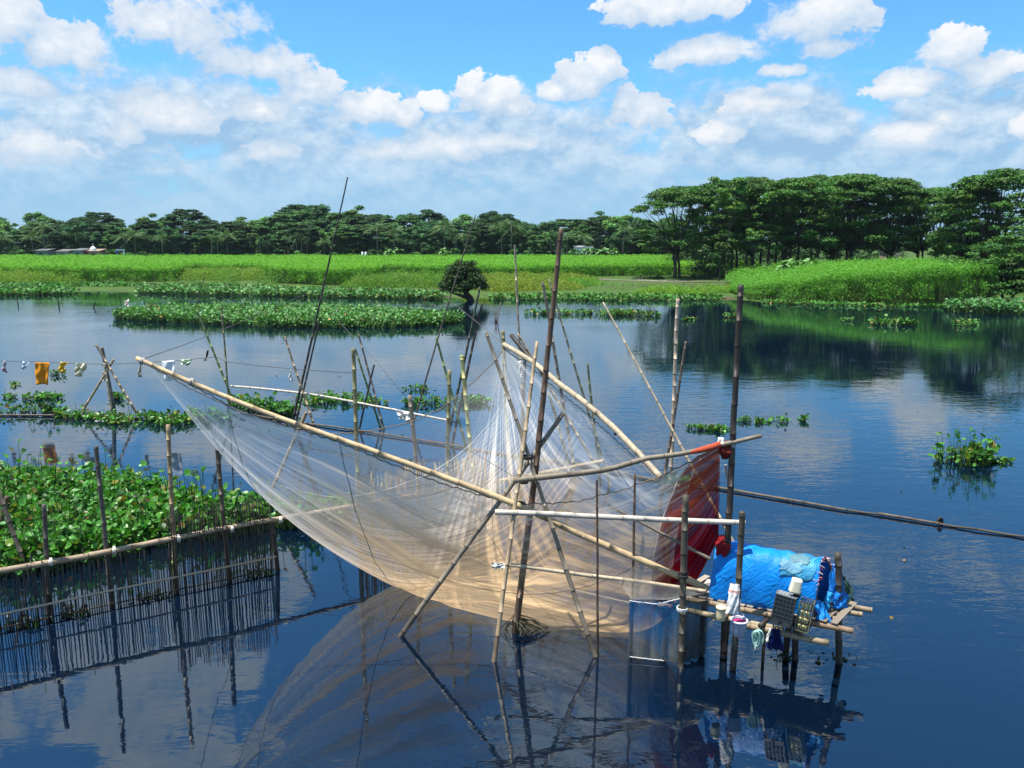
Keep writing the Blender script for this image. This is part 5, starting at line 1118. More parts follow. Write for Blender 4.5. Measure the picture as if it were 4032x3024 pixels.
def net_mat(name, plain=False):
    m, h, out = new_mat(name); c = tint_attr(h)
    def at_(n): return h.n('ShaderNodeAttribute', attribute_name=n).outputs['Fac']
    de = at_('dens')
    if not plain:
        ta, tb, sk = at_('ta'), at_('tb'), at_('strk'); uu_ = at_('u')
        def streak(t, k, o):
            cv = h.n('ShaderNodeCombineXYZ'); h.put(cv.inputs[0], h.m('MULTIPLY_ADD', t, k, o)); h.put(cv.inputs[1], h.m('MULTIPLY', uu_, 1.6))
            n = h.noise(cv.outputs[0], 1.0, 4, 0.7); f = h.sm(n, 0.48, 0.66)
            return h.m('MULTIPLY', f, h.sm(t, 1.15, 0.45))
        s = h.m('MAXIMUM', h.m('MAXIMUM', streak(ta, 15.0, 3.0), h.m('MULTIPLY', streak(ta, 40.0, 9.0), .7)), h.m('MAXIMUM', h.m('MULTIPLY', streak(tb, 13.0, 41.0), .8), h.m('MULTIPLY', streak(tb, 38.0, 7.0), .6)))
        cv2 = h.n('ShaderNodeCombineXYZ'); h.put(cv2.inputs[0], h.m('MULTIPLY', ta, 48.0)); h.put(cv2.inputs[1], h.m('MULTIPLY', uu_, 2.5)); fine = h.noise(cv2.outputs[0], 1.0, 3, 0.65); fold = h.sm(fine, 0.36, 0.62)
        al = h.m('ADD', h.m('MULTIPLY', de, h.m('MULTIPLY_ADD', fold, 0.55, 0.72)), h.m('MULTIPLY', s, sk))
        c = h.mix(h.m('MULTIPLY_ADD', fold, -0.45, 0.45), c, h.mix(1.0, c, RGB(0.50, 0.42, 0.34), 'MULTIPLY'))  # narrow streaks darkened as the shadows in the net folds
        c = h.mix(h.m('MULTIPLY', s, .5), c, h.mix(1.0, c, RGB(1.35, 1.3, 1.2), 'MULTIPLY'))
    else:
        t = h.n('ShaderNodeTexCoord').outputs['Object']; n = h.noise(h.v('MULTIPLY', t, (16, 16, 1.4)), 1.6, 6, .7)
        al = h.m('MULTIPLY', de, h.m('MULTIPLY_ADD', n, 1.1, .45)); n3 = h.noise(t, 5.0, 6, .65); c = h.mix(h.sm(n3, .45, .7, 0, .6), c, h.mix(1.0, c, RGB(.45, .40, .34), 'MULTIPLY'))
    al = h.m('MINIMUM', al, .93)
    df = h.n('ShaderNodeBsdfDiffuse'); h.put(df.inputs[0], c); tr = h.n('ShaderNodeBsdfTranslucent'); h.put(tr.inputs[0], c)
    m1 = h.n('ShaderNodeMixShader'); m1.inputs[0].default_value = .42; m.node_tree.links.new(df.outputs[0], m1.inputs[1]); m.node_tree.links.new(tr.outputs[0], m1.inputs[2])
    tp = h.n('ShaderNodeBsdfTransparent'); m2 = h.n('ShaderNodeMixShader'); h.put(m2.inputs[0], al)
    m.node_tree.links.new(tp.outputs[0], m2.inputs[1]); m.node_tree.links.new(m1.outputs[0], m2.inputs[2]); m.node_tree.links.new(m2.outputs[0], out.inputs[0]); return m
M_NET = net_mat('fishing_net'); M_NET2 = net_mat('fine_net', True)
net = link('lift_net', np_mesh('lift_net', NXF.reshape(-1, 3), NF, M_NET, colr.reshape(-1, 3), True, dict(dens=dens, strk=strk, ta=tA, tb=tB, u=uu)))
tag(net, 'huge sagging white fishing net with tan belly and red end, hung between the bamboo poles', 'fishing net')
def rope_along(pts, name, rad, col, parent, wave=0.0, n=80):
    p = resample(pts, n); m = MB(); P = [Vector(q) + Vector((0, 0, wave * (math.sin(i * 1.9) + .5 * math.sin(i * .7)))) for i, q in enumerate(p)]; m.tube(P, rad, col, 4); return m.build(name, M_ROPE, parent)
rope_along(near_e, 'edge_rope', .010, (.16, .13, .10), net, .014, 160); rope_along(ab_e, 'edge_rope', .013, (.20, .16, .12), net, .012, 150); rope_along(far_e, 'edge_rope', .010, (.18, .16, .13), net, .014, 120)
def seam(path, col, rad=.008, name='seam'):
    P = []
    for a, b in path: P.append(Vector(NXF[int(round(a * (nu - 1))), int(round(b * (nv - 1)))]))
    rope_along(P, name, rad, col, net, .003, 60)
seam([(.115, t) for t in np.linspace(.02, .94, 40)], (.62, .60, .55), .007)
seam([(.955 - .115 * math.sin(t * math.pi) ** .7, t) for t in np.linspace(0, 1, 40)], (.66, .50, .44), .009)
seam([(t, .24) for t in np.linspace(.05, .95, 40)], (.22, .18, .14), .005, 'cord'); seam([(t, .60) for t in np.linspace(.1, .9, 40)], (.5, .45, .38), .005, 'cord')
seam([(.36, t) for t in np.linspace(0, .45, 30)], (.14, .11, .09), .007, 'cord'); seam([(.16, t) for t in np.linspace(0, .35, 30)], (.14, .11, .09), .006, 'cord')
# knots of gathered red net
def knot(c, r_, name, label, parent, col):
    m = MB(); rr = random.Random(name + str(c.x)); ph = [rr.uniform(0, 6) for i in range(4)]
    m.grid(lambda u, v: c + Vector((math.cos(v * 6.2832) * math.sin(u * 3.1416), math.sin(v * 6.2832) * math.sin(u * 3.1416), math.cos(u * 3.1416) * 1.25)) * r_ * (1 + .22 * math.sin(v * 25 + ph[0] + u * 6) + .14 * math.sin(u * 19 + ph[1])), 14, 22, col); o = m.build(name, M_CLOTH, parent); o['label'] = label; return o
knot(at(2856, 1770, 12.95), .105, 'knot', 'dark red gathered knot at the top corner', net, (.16, .02, .015)); knot(at(2845, 2150, 12.95), .125, 'knot', 'dark red gathered knot at the lower corner', net, (.22, .012, .015)); knot(at(2838, 1742, 12.93), .06, 'rag', 'white rag tied over the top knot', net, (.72, .66, .58))
m = MB(); m.tube([at(2720, 1782, 12.95), at(2760, 1772, 12.9), at(2805, 1760, 12.88), at(2835, 1750, 12.9)], [.03, .05, .055, .06], (.40, .07, .035), 8); o = m.build('gathered_edge', M_CLOTH, net)
# wad of old netting at the foot of the mast
m = MB(); c = pz(2050, 2480, .04)
for i in range(46):
    a = rng.uniform(0, 6.28); q = rng.uniform(.05, .30); p = c + Vector((-.12, 0, rng.uniform(.05, .30))); e2 = c + Vector((q * math.cos(a) * 2.0 + .18, q * math.sin(a), .0)); m.tube([p, (p + e2) / 2 + Vector((0, 0, .06)), e2], .008, (.085, .085, .05), 3)
tag(m.build('net_wad', M_ROPE), 'olive wad of old netting at the water line of the brown mast', 'netting')
# small holding net left of the hut
hp = [at(2478, 2366, 12.62), at(2700, 2352, 12.45), at(2792, 2330, 12.75), at(2600, 2300, 13.05)]
ht = empty('holding_net', hp[0], 'small box shaped holding net left of the hut, blue at its top', 'fishing net')
def wallnet(a, b, zb, nm, colf, de, wr=.022):
    m = MB(); nu_, nv_ = 18, 16; ph = rng.uniform(0, 6)
    def fn(u, v):
        t = a.lerp(b, u); lo = Vector((t.x + (.03 - .0) * (.5 - u), t.y, zb)); p = t.lerp(lo, v); return p + Vector((.3, -1, 0)) * (wr * (math.sin(u * 19 + ph) + .5 * math.sin(u * 37 + 3 * v)) * (.3 + v)) - Vector((0, 0, .05 * math.sin(3.14 * u) * (1 - v)))
    m.grid(fn, nu_, nv_, colf); o = m.build(nm, M_NET2, ht)
    at_ = o.data.attributes.new('dens', 'FLOAT', 'POINT'); at_.data.foreach_set('value', [de(i // (nv_ + 1) / nu_, i % (nv_ + 1) / nv_) for i in range((nu_ + 1) * (nv_ + 1))]); return o
blue = lambda u, v: tuple((1 - k) * x + k * y for x, y, k in zip((.02, .24, .55), (.38, .36, .30), [min(1, max(0, (v - .30) * 1.8 + .22 * math.sin(u * 9) + .15 * math.sin(u * 31)))] * 3))
wallnet(hp[0], hp[1], .03, 'net_panel', blue, lambda u, v: .56 + .10 * math.sin(u * 31 + 2 * v) + .08 * (v < .25)); wallnet(hp[1], hp[2], .02, 'net_panel', (.07, .08, .08), lambda u, v: .55 + .35 * v, .03); wallnet(hp[3], hp[0], .03, 'net_panel', blue, lambda u, v: .35); wallnet(hp[2], hp[3], .03, 'net_panel', (.12, .16, .18), lambda u, v: .35)
rope_along([Vector((hp[0].x + .03, hp[0].y - .03, .06)), Vector((hp[0].x * .35 + hp[1].x * .65, hp[0].y * .35 + hp[1].y * .65 - .03, .05))], 'lead_line', .010, (.50, .50, .48), ht, .004, 24)
rope_along([hp[0], hp[0].lerp(hp[1], .5) - Vector((0, 0, .09)), hp[1]], 'edge_rope', .007, (.70, .72, .70), ht, .004, 40)
m = MB(); T0, T1, T2, T3 = at(2507, 2216, 12.75), at(2436, 2290, 12.85), at(2486, 2362, 12.62), at(2562, 2300, 12.7)
m.grid(lambda u, v: T0.lerp(T1, u).lerp(T3.lerp(T2, u), v) - Vector((0, 0, .05 * math.sin(3.1 * u) * math.sin(3.1 * v))), 8, 8, (.52, .47, .38)); o = m.build('net_flap', M_NET2, ht); a_ = o.data.attributes.new('dens', 'FLOAT', 'POINT'); a_.data.foreach_set('value', [.42] * len(m.V))
m = MB(); m.grid(lambda u, v: T2.lerp(hp[1], u) .lerp(T3.lerp(hp[2], u), v) - Vector((0, 0, .10 * math.sin(3.1 * u) * math.sin(3.1 * v))), 8, 8, (.50, .50, .48)); o = m.build('net_top', M_NET2, ht); a_ = o.data.attributes.new('dens', 'FLOAT', 'POINT'); a_.data.foreach_set('value', [.26] * len(m.V))

# ------------------------------------------------------------------ the hut on its bamboo platform
AX = Vector((4.85 - 3.35, 12.12 - 12.86, 0)).normalized(); DP = Vector((.5, .62, 0)).normalized(); UP = Vector((0, 0, 1)); DZ = .95
HL = Vector((3.35, 12.86, DZ)); HR = Vector((4.86, 12.12, DZ)); HW = .80; HH = .93
plat = empty('platform', (4.3, 12.6, 0), 'bamboo stilt platform under the blue hut', 'platform')
for lab, b, top, r0_, ti in (('grey front corner post with cut top, left end', (2680, 2625), (2703, 1945), .058, (.085, .072, .052)), ('grey post rising in front of the blue sheet', (2885, 2636), (2922, 2009), .055, (.075, .064, .048)), ('dark back post at the right end', (3305, 2611), (3301, 2172), .060, (.07, .058, .045)), (None, (3094, 2570), (3110, 2440), .062, 'dark'), ('dark leg carrying the cream can', (3132, 2600), (3136, 2335), .058, 'dark'), (None, (3003, 2600), (3017, 2385), .028, 'brown'), (None, (2850, 2580), (2868, 2400), .055, 'dark'), (None, (2760, 2500), (2770, 2380), .05, 'dark')):
    o, _, _ = pole(None, b, top, r0_, r0_ * .92, ti, .0, 'post', parent=plat, node=.34)
    if lab: o['label'] = lab
def on_deck(a, d, z=0.0): return HL + AX * a + DP * d + Vector((0, 0, z))
for a0, a1, d, z, r_, ti in ((-.62, 1.1, -.10, .0, .052, (.27, .20, .125)), (.95, 2.32, -.02, -.02, .052, (.26, .17, .10)), (-.35, 1.9, .10, .01, .045, 'grey'), (-.45, 2.0, .26, .0, .045, 'tan'), (-.4, 2.0, .44, .0, .045, 'grey'), (-.3, 2.28, .62, .0, .045, 'tan'), (-.3, 2.36, .82, .02, .05, (.25, .19, .12)), (-.1, 1.9, .95, .0, .045, 'grey'), (-.75, 1.35, -.26, -.13, .050, (.31, .26, .16)), (.6, 2.05, -.30, -.17, .055, (.26, .20, .125))):
    m = MB(); bamboo_into(m, [on_deck(a0, d, z), on_deck(a1, d, z)], r_, r_ * .95, ti, .3, int(600 + 50 * a0 + 13 * d)); m.build('deck_pole', M_BAMBOO, plat)
for a0, ti in ((-.48, 'brown'), (.42, 'brown'), (1.02, 'dark'), (1.62, 'dark')):
    m = MB(); bamboo_into(m, [on_deck(a0, -.42, -.075), on_deck(a0 + .02, 1.0, -.08)], .042, .04, ti, .3, int(700 + 40 * a0)); m.build('cross_pole', M_BAMBOO, plat)
for k in range(16):
    a0 = -.45 + k * .165; kk = rng.uniform(.7, 1.2); m = MB(); m.box(on_deck(a0, .44, .055), (.11, 1.0, .012), tuple(x * kk for x in (.26, .22, .17)), Matrix.Rotation(math.atan2(DP.y, DP.x) - math.pi / 2 + rng.normal(0, .05), 3, 'Z')); m.build('slat', M_PLAIN, plat, False)
tie(plat, at(2686, 2397, 12.35), (0.05, 0, 1), .085, (.72, .70, .64), 5); tie(plat, at(2690, 2268, 12.35), (0, 0, 1), .08, (.04, .04, .04), 3)
# tarpaulin tunnel
tent = empty('tarp_hut', HL, 'low tunnel shaped hut covered with wrinkled bright blue tarpaulin', 'hut')
def tarp_mat():
    m, h, out = new_mat('blue_tarpaulin'); t = h.n('ShaderNodeTexCoord').outputs['Object']; c = tint_attr(h)
    rt = h.n('ShaderNodeVectorRotate', rotation_type='Y_AXIS'); h.put(rt.inputs['Vector'], t); rt.inputs['Angle'].default_value = .75; n = h.noise(h.v('MULTIPLY', rt.outputs[0], (1.0, 1.0, 4.5)), 1.6, 4, .55, .8); rid = h.m('ABSOLUTE', h.m('SUBTRACT', n, .5)); n2 = h.noise(h.v('MULTIPLY', t, (2.0, 2.0, 1.2)), 2.2, 4, .6, 1.5); rid2 = h.m('ABSOLUTE', h.m('SUBTRACT', n2, .5))
    hg = h.m('ADD', h.sm(rid, 0, .10), h.m('MULTIPLY', h.sm(rid2, 0, .14), 1.3))
    p = principled(h, h.mix(h.sm(n2, .3, .7), h.mix(1.0, c, RGB(.72, .76, .84), 'MULTIPLY'), c), .48, .32); h.put(p.inputs['Normal'], bump(h, hg, .40, .012))
    tr = h.n('ShaderNodeBsdfTranslucent'); h.put(tr.inputs[0], c); mx = h.n('ShaderNodeMixShader'); mx.inputs[0].default_value = .16
    m.node_tree.links.new(p.outputs[0], mx.inputs[1]); m.node_tree.links.new(tr.outputs[0], mx.inputs[2]); m.node_tree.links.new(mx.outputs[0], out.inputs[0]); return m
M_TARP = tarp_mat(); BLUE = (.002, .27, .80)
def arch(t):                                 # t 0 front bottom .. 1 back bottom, rounded tunnel section (across, up)
    a = math.pi * t; x = .5 - .5 * math.copysign(abs(math.cos(a)) ** .8, math.cos(a)); z = max(0, math.sin(a)) ** .72; return x * HW, z * HH
def tarp(u, v):
    s = u * (HR - HL).length; x, z = arch(v); rib = .012 * math.cos(u * 2 * math.pi * 6); sag = -.022 * math.sin(math.pi * u) * math.sin(math.pi * v)
    w = .006 * math.sin(13 * u + 9 * v) * math.sin(7 * v + 3) + .006 * math.sin(29 * u - 17 * v) + .012 * math.sin(21 * v + 15 * u) * (1 - math.sin(math.pi * v))
    drop = -.09 * max(0, .12 - v) * 8 * (.5 + .5 * math.sin(9 * u))
    return HL + AX * (s + .03 * math.sin(9 * v)) + DP * (x * (1 + w * .5) - w * math.cos(math.pi * v) * .8) + UP * (max(z, 0) * (1 + .02 * math.sin(5 * u)) + rib + sag + w * math.sin(math.pi * v) + drop + .02)
m = MB(); m.grid(tarp, 72, 48, lambda u, v: (BLUE[0] + .02, BLUE[1] * 1.15, BLUE[2]) if u < .035 else BLUE); tarp_o = m.build('tarp', M_TARP, tent, solid=.006)
def patch(u0, u1, v0, v1, col, nm, off=.012):
    m = MB(); ph = rng.uniform(0, 6)
    m.grid(lambda a, b: Vector(tarp(u0 + (u1 - u0) * (a + .05 * math.sin(b * 11 + ph)), v0 + (v1 - v0) * (b + .05 * math.sin(a * 9 + ph)))) + (UP * math.sin(math.pi * (v0 + v1) / 2) - DP * math.cos(math.pi * (v0 + v1) / 2)) * off, 14, 12, col); o = m.build(nm, M_TARP, tarp_o, solid=.004); return o
patch(.66, .96, .20, .52, (.05, .33, .52), 'patch')['label'] = 'worn pale green grey patch near the open end'
patch(.72, .90, .34, .50, (.12, .26, .30), 'patch', .02); patch(.64, .84, .24, .36, (.16, .38, .50), 'patch', .018)
for k in range(6):                           # bamboo hoops
    uk = (k + .02) / 5.04; m = MB(); m.tube([Vector(tarp(uk, t)) - UP * .025 + DP * .02 * math.cos(math.pi * t) for t in np.linspace(0.01, .99, 20)], .012, (.35, .26, .16), 5); m.build('hoop', M_BAMBOO, tent)
m = MB(); m.grid(lambda u, v: HL + AX * .04 + DP * (arch(v)[0]) + UP * (arch(v)[1] * u), 8, 20, (.004, .20, .62)); m.build('end_cloth', M_TARP, tent)
# bedding and cloth hanging in the open end
def flap(P, nm, col, n=14, wr=.03, mat=None):
    m = MB(); ph = rng.uniform(0, 6); m.grid(lambda u, v: P[0].lerp(P[1], v).lerp(P[2].lerp(P[3], v), u) + AX * wr * (math.sin(13 * v + ph + 5 * u) + .5 * math.sin(23 * v - 7 * u)) + DP * wr * .6 * math.sin(9 * u + 7 * v), n, n, col); return m.build(nm, mat or M_TARP, tent, solid=.006)
ap = Vector(tarp(1, .5))
flap([at(3284, 2215, 12.62), at(3302, 2250, 12.6), at(3260, 2330, 12.4), at(3345, 2360, 12.55)], 'door_flap', (.006, .17, .56)); flap([at(3282, 2320, 12.45), at(3345, 2350, 12.52), at(3275, 2395, 12.35), at(3330, 2398, 12.45)], 'door_flap', (.006, .20, .62))
flap([at(3208, 2360, 12.15), at(3240, 2370, 12.2), at(3212, 2438, 12.05), at(3272, 2452, 12.05)], 'door_flap', (.01, .27, .74)); flap([at(3262, 2330, 12.35), at(3272, 2335, 12.35), at(3246, 2402, 12.25), at(3262, 2400, 12.3)], 'door_flap', (.03, .40, .80))
flap([at(3312, 2262, 12.9), at(3345, 2300, 12.9), at(3340, 2375, 12.85), at(3362, 2385, 12.85)], 'net_bag', (.03, .075, .06), mat=M_CLOTH)
m = MB(); m.grid(lambda u, v: HL + AX * 1.02 + DP * (arch(v)[0] * .96 + .015) + UP * (arch(v)[1] * u * .96), 6, 14, (.06, .012, .010)); m.build('dark_interior', M_CLOTH, tent)  # dark maroon sheet standing in for the shaded hut interior
m = MB()
for k in range(60):
    t = rng.uniform(.05, .95); p = Vector(tarp(1.0, t)); d = Vector((rng.normal(0, .04), rng.normal(0, .04), rng.uniform(-.07, .02))); m.tube([p, p + d * .5 + AX * .012, p + d], .004, (.70, .50, .48) if rng.random() < .6 else (.30, .04, .05), 3)
m.build('frayed_edge', M_ROPE, tent)['kind'] = 'stuff'
m = MB(); c = on_deck(1.72, .22, .10); m.grid(lambda u, v: c + Vector((.10 * math.cos(v * 6.2832) * math.sin(u * 3.1416), .07 * math.sin(v * 6.2832) * math.sin(u * 3.1416), .07 * math.cos(u * 3.1416))) * (1 + .25 * math.sin(v * 19) * math.sin(u * 9)), 10, 16, lambda u, v: (.75, .70, .70) if math.sin(v * 25 + u * 9) > .2 else (.62, .05, .08)); tag(m.build('pink_rag', M_CLOTH), 'crumpled pink and white rag on the platform at the open hut end', 'rag')
m = MB(); m.grid(lambda u, v: on_deck(-.30 + .34 * v, .15 + .55 * u, .085 + .02 * math.sin(9 * u + 7 * v)), 8, 8, (.55, .50, .42)); tag(m.build('mat', M_CLOTH, solid=.01), 'pale straw mat on the platform at the closed end of the hut', 'mat')
# ------------------------------------------------------------------ things hung on the platform
RZ_AX = math.atan2(AX.y, AX.x)
def frame_panel(mb, o, ex, ey, w, h, nx, ny, t, col, plate=None, ez=None):
    """an openwork panel of bars: corner o, axes ex, ey"""
    ez = ex.cross(ey); R = Matrix((ex, ey, ez)).transposed()
    for k in range(nx + 1): mb.box(o + ex * (w * k / nx) + ey * (h / 2), (t * (1.8 if k in (0, nx) else 1), h, t * 1.2), col, R)
    for k in range(ny + 1): mb.box(o + ex * (w / 2) + ey * (h * k / ny) + ez * .001, (w, t * (1.8 if k in (0, ny) else 1), t * 1.1), col, R)
    if plate: mb.box(o + ex * (w / 2) + ey * (h / 2) - ez * t * .9, (w, h, t * .5), plate, R)
def crate(name, label, o, w, d, h, tilt, cols, style):
    """o: lower left front corner; ex along the front, inward depth, up"""
    ex = (AX + Vector((0, 0, -.12))).normalized(); ey = (UP + DP * tilt).normalized(); ey = (ey - ex * ey.dot(ex)).normalized(); ez = ex.cross(ey); inn = -ez
    e = empty(name, o, label, 'crate')
    m = MB(); frame_panel(m, o, ex, ey, w, h, *((5, 7) if style == 'solid' else (3, 4)), .012, cols[0], cols[1] if style == 'solid' else None)
    m.build('bottom' if style == 'solid' else 'front_panel', M_PLASTIC, e, False)
    m = MB(); frame_panel(m, o + ey * h, ex, inn, w, d, 6, 3, .012, cols[2], cols[4] if style == 'solid' else None); m.build('side_panel', M_PLASTIC, e, False)
    m = MB(); frame_panel(m, o + ex * w, inn, ey, d, h, 5 if style == 'solid' else 7, 7, .010, cols[3], cols[1] if style == 'solid' else None); m.build('side_panel', M_PLASTIC, e, False)
    m = MB(); frame_panel(m, o + inn * d, inn * -1, ey, d, h, 4, 5, .010, cols[3], None); m.build('side_panel', M_PLASTIC, e, False)
    m = MB(); frame_panel(m, o, ex, inn, w, d, 4, 3, .012, cols[3], None); m.build('side_panel', M_PLASTIC, e, False)
    return e, ex, ey, inn
BK = (.022, .026, .030)
e1, ex, ey, inn = crate('plastic_crate', 'black plastic crate, slotted top side coloured pale as if sunlit, hung at the platform edge', at(3034, 2448, 11.95), .30, .26, .47, .22, (BK, (.014, .017, .020), (.36, .37, .36), BK, (.26, .27, .27)), 'solid')  # sunlight on the top side is put into its pale grey colour
for k in range(2):
    m = MB(); m.box(at(3036, 2448, 11.95) + ex * (.06 + .17 * k) + ey * .02 - inn * .02, (.10, .06, .05), BK, Matrix((ex, ey, -inn)).transposed()); m.build('foot', M_PLASTIC, e1, False)
e2, ex, ey, inn = crate('plastic_crate', 'black openwork crate full of yellow floats, right of the solid black crate', at(3128, 2478, 11.86), .20, .30, .46, .16, ((.035, .036, .034), BK, (.05, .05, .05), (.13, .14, .07), BK), 'open')
og = at(3128, 2478, 11.86)
for k in range(4):
    for j in range(4):
        m = MB(); c = og + ex * (.045 + .037 * j) + ey * (.065 + .108 * k) + inn * .035; m.tube([c - ey * .042, c + ey * .042], .017, (.72, .66, .28), 8); m.build('float', M_PLASTIC, e2)
def lathe(c, prof, col, name, mat, parent=None, axis=UP, n=20):
    m = MB(); a = axis.normalized().cross(Vector((.3, .9, .1))).normalized(); b = axis.normalized().cross(a); k = len(prof) - 1
    def fn(u, v):
        i = min(int(u * k), k - 1); f = u * k - i; r_ = prof[i][0] * (1 - f) + prof[i + 1][0] * f; z = prof[i][1] * (1 - f) + prof[i + 1][1] * f; return c + (a * math.cos(v * 6.2832) + b * math.sin(v * 6.2832)) * r_ + axis.normalized() * z
    m.grid(fn, k * 2, n, col); return m.build(name, mat, parent)
bc = at(2908, 2500, 12.1); bu = empty('bucket', bc, 'grey plastic bucket hanging under the white sack, pink inside', 'bucket')
lathe(bc, [(.0, 0), (.095, 0), (.10, .01), (.125, .24), (.125, .25), (.118, .25), (.10, .03), (0, .025)], (.30, .34, .42), 'shell', M_PLASTIC, bu); lathe(bc + UP * .245, [(.112, 0), (.140, .0), (.143, .018), (.128, .03), (.118, .02)], (.66, .66, .80), 'rim', M_PLASTIC, bu); lathe(bc + UP * .225, [(.0, 0.004), (.118, 0)], (.62, .04, .16), 'inside', M_PLASTIC, bu)
m = MB(); m.tube([bc + AX * .13 + UP * .25, bc + AX * .07 + UP * .34, bc + UP * .42, bc - AX * .03 + UP * .36, bc - AX * .13 + UP * .25], .006, (.6, .6, .6), 5); m.build('handle', M_PLASTIC, bu); m = MB(); m.tube([bc + UP * .42, bc + UP * .62], .006, (.7, .7, .66), 4); m.build('hook_cord', M_ROPE, bu)
cc_ = at(2838, 2440, 12.2); cu = empty('container', cc_, 'cream plastic container hanging left of the white sack', 'container')
lathe(cc_, [(0, 0), (.070, 0), (.074, .01), (.078, .17), (.080, .19), (.086, .195), (.086, .225), (.075, .23), (0, .228)], (.66, .58, .36), 'shell', M_PLASTIC, cu); m = MB(); m.tube([cc_ - DP * .08 + AX * .05 + UP * .10, cc_ - DP * .09 + AX * .02 + UP * .02, cc_ - DP * .08 + AX * -.02 + UP * .09], .006, (.3, .2, .1), 4); m.build('handle', M_ROPE, cu)
# upside-down cream can on its post
jc = at(3134, 2306, 12.02); ju = empty('jerry_can', jc, 'cream plastic can with its bottom cut off, turned over a post against the tarp', 'can')
m = MB(); Rj = Matrix.Rotation(RZ_AX + .3, 3, 'Z') @ Matrix.Rotation(.16, 3, 'Y')
def can(u, v):
    th = v * 6.2832; c, s = math.cos(th), math.sin(th); k = .085; w = .105 - .02 * u; x = k * math.copysign(abs(c) ** .45, c) * w / .1; y = k * .8 * math.copysign(abs(s) ** .45, s) * w / .1; return jc + Rj @ Vector((x, y, -.11 + .22 * u))
m.grid(can, 8, 28, (.80, .72, .52)); m.add([can(1, i / 28) for i in range(28)], [tuple(range(28))], (.80, .73, .54)); m.build('shell', M_PLASTIC, ju, solid=.006)
m = MB(); m.tube([can(0, .1) , jc + Vector((0, 0, -.20)), jc + Vector((.0, .0, -.28))], [.05, .055, .035], (.012, .012, .012), 7); m.build('rag', M_CLOTH, ju)
# printed sack
sk = [at(2874, 2296, 12.12), at(2914, 2302, 12.12), at(2858, 2415, 12.02), at(2908, 2424, 12.02)]; so_ = empty('sack', sk[0], 'white woven sack with a red band and grey print hanging on the front post', 'sack')
def sack_side(sgn):
    def fn(u, v):
        p = sk[0].lerp(sk[1], v).lerp(sk[2].lerp(sk[3], v), u); b = math.sin(math.pi * min(1, u * .9 + .1)) ** .6 * math.sin(math.pi * v) ** .6; return p - Vector((0, 1, 0)) * (sgn * .045 * b) + Vector((.006 * math.sin(u * 17 + 4 * v), .012 * math.sin(v * 14 + u * 9) * (u + .2), 0))
    return fn
m = MB(); pf = sack_side(1)
def skc(u, v):
    if .20 < u < .235: return (.45, .06, .05)
    if .255 < u < .28: return (.50, .12, .10)
    return (.78, .77, .73)
m.grid(pf, 56, 14, skc); m.grid(sack_side(-1), 20, 12, (.72, .71, .68)); m.build('bag', M_CLOTH, so_)
m = MB()                                      # grey printing: two block-letter rows, a round emblem and small rows, flat on the cloth
def mark(u0, u1, v0, v1): m.grid(lambda a, b: pf(u0 + (u1 - u0) * a, v0 + (v1 - v0) * b) - Vector((0, .004, 0)), 2, 2, (.20, .19, .20))
for row, u0 in enumerate((.34, .40)):
    for k in range(5): mark(u0, u0 + .04, .2 + k * .13, .2 + k * .13 + .025); mark(u0 + (.0 if k % 2 else .03), u0 + (.012 if k % 2 else .042), .2 + k * .13, .2 + k * .13 + .09); 
for k in range(10): a = k * .628; mark(.56 + .06 * math.cos(a), .575 + .06 * math.cos(a), .48 + .2 * math.sin(a), .53 + .2 * math.sin(a))
for row, u0 in enumerate((.68, .73, .80, .86)):
    for k in range(7 - row % 2): mark(u0, u0 + .018, .18 + k * .095, .18 + k * .095 + .06)
m.build('print', M_CLOTH, so_, False)
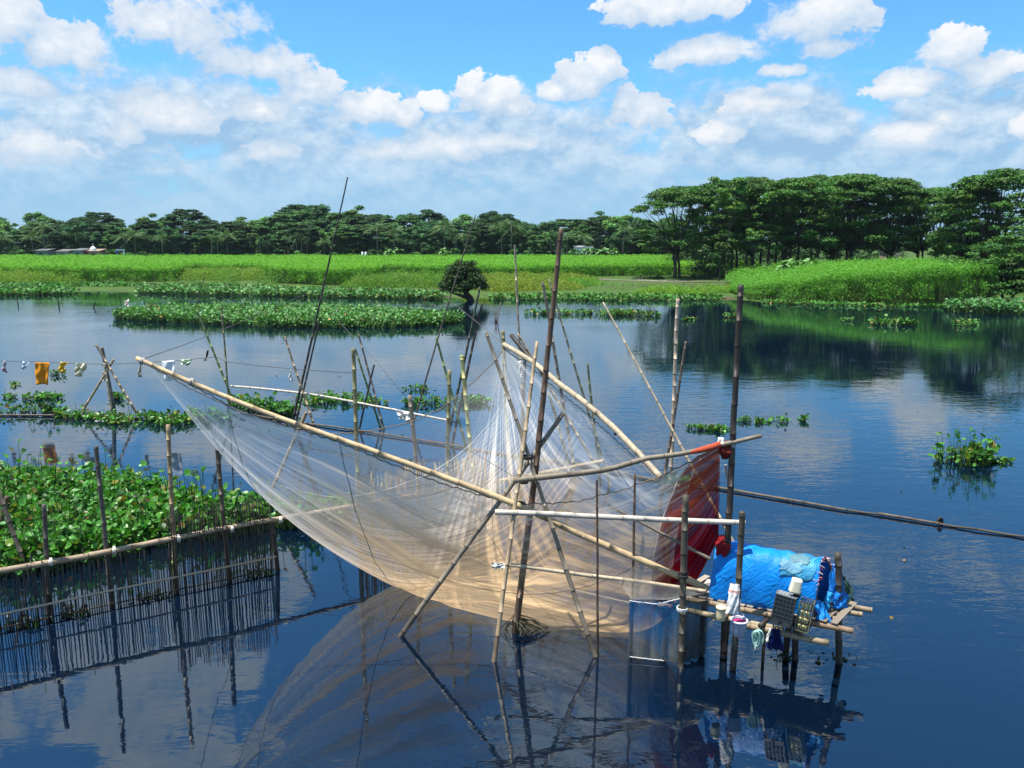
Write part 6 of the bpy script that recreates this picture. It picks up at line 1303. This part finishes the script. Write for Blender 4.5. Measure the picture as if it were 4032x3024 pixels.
# blue bag, rope hank, dangling line under the crates
cloth('blue_bag', 'dark blue bag hanging beneath the black crate', [(3030, 2474), (3072, 2480), (3016, 2552), (3080, 2562)], 12.0, (.006, .012, .075), 14, 12, .03, 'bag', seed=21); cloth('white_rag', 'narrow white rag hanging beside the dark blue bag', [(3028, 2472), (3038, 2474), (3016, 2530), (3026, 2524)], 11.97, (.70, .66, .58), wr=.02, cat='rag', seed=22)
m = MB(); c = at(2992, 2478, 12.02)
for k in range(9):
    w, h_ = rng.uniform(.035, .07), rng.uniform(.09, .15); ph = rng.uniform(-.03, .03); m.tube([c + AX * (ph + w * math.sin(a)) + UP * (-h_ + h_ * math.cos(a)) - DP * .012 * k for a in np.linspace(0, 6.28, 18)], .0075, (.30, .52, .44), 4)
for k in range(3): m.tube([c - UP * .2 + AX * (-.06 + .02 * k), c - UP * (.32 + .06 * k) + AX * (-.08), c - UP * (.40 + .1 * k) + AX * (-.06 - .01 * k)], .006, (.45, .55, .50), 4)
tag(m.build('rope_hank', M_ROPE), 'hank of pale green rope hanging from a platform pole end', 'rope')
cord('dangling_cord', 'thin dark cord dangling towards the water below the rope hank', [at(2970, 2500, 12.05), at(2966, 2540, 12.05), at(2974, 2570, 12.05)], .006, (.05, .08, .14)); cord('dangling_cord', 'thin dark cord dangling under the blue bag', [at(3058, 2556, 12.0), at(3062, 2590, 12.0), at(3057, 2620, 12.0), at(3062, 2640, 12.0)], .006, (.05, .05, .06))

# ------------------------------------------------------------------ thin summer haze over the lake
hzb = MB(); hzb.box((0, 160, 9.6), (760, 400, 21.6), (1, 1, 1))
hm = bpy.data.materials.new('haze'); hm.use_nodes = True; hm.node_tree.nodes.clear(); hh = NT(hm.node_tree)
pv = hh.n('ShaderNodeVolumePrincipled'); pv.inputs['Color'].default_value = RGB(.72, .86, 1.0); pv.inputs['Density'].default_value = 0.00008; pv.inputs['Anisotropy'].default_value = .3
ho = hh.n('ShaderNodeOutputMaterial'); hm.node_tree.links.new(pv.outputs[0], ho.inputs['Volume'])
tag(hzb.build('haze', hm, smooth=False), 'thin blue haze over the lake and the far bank', kind='stuff')
S.cycles.volume_bounces = 0

# give look-alikes of one group that share a label their place among each other
_by = {}
for o in S.objects:
    if o.parent is None and 'label' in o and 'group' in o: _by.setdefault((o['group'], o['label']), []).append(o)
for (gq, lb), os_ in _by.items():
    if len(os_) < 2: continue
    os_.sort(key=lambda o: o.location.x / max(o.location.y, 1)); n_ = len(os_)
    words = {2: ('leftmost', 'rightmost'), 3: ('leftmost', 'middle one', 'rightmost'), 4: ('leftmost', 'second', 'third', 'rightmost')}.get(n_)
    if words:
        for o, w_ in zip(os_, words): o['label'] = lb + ', ' + w_
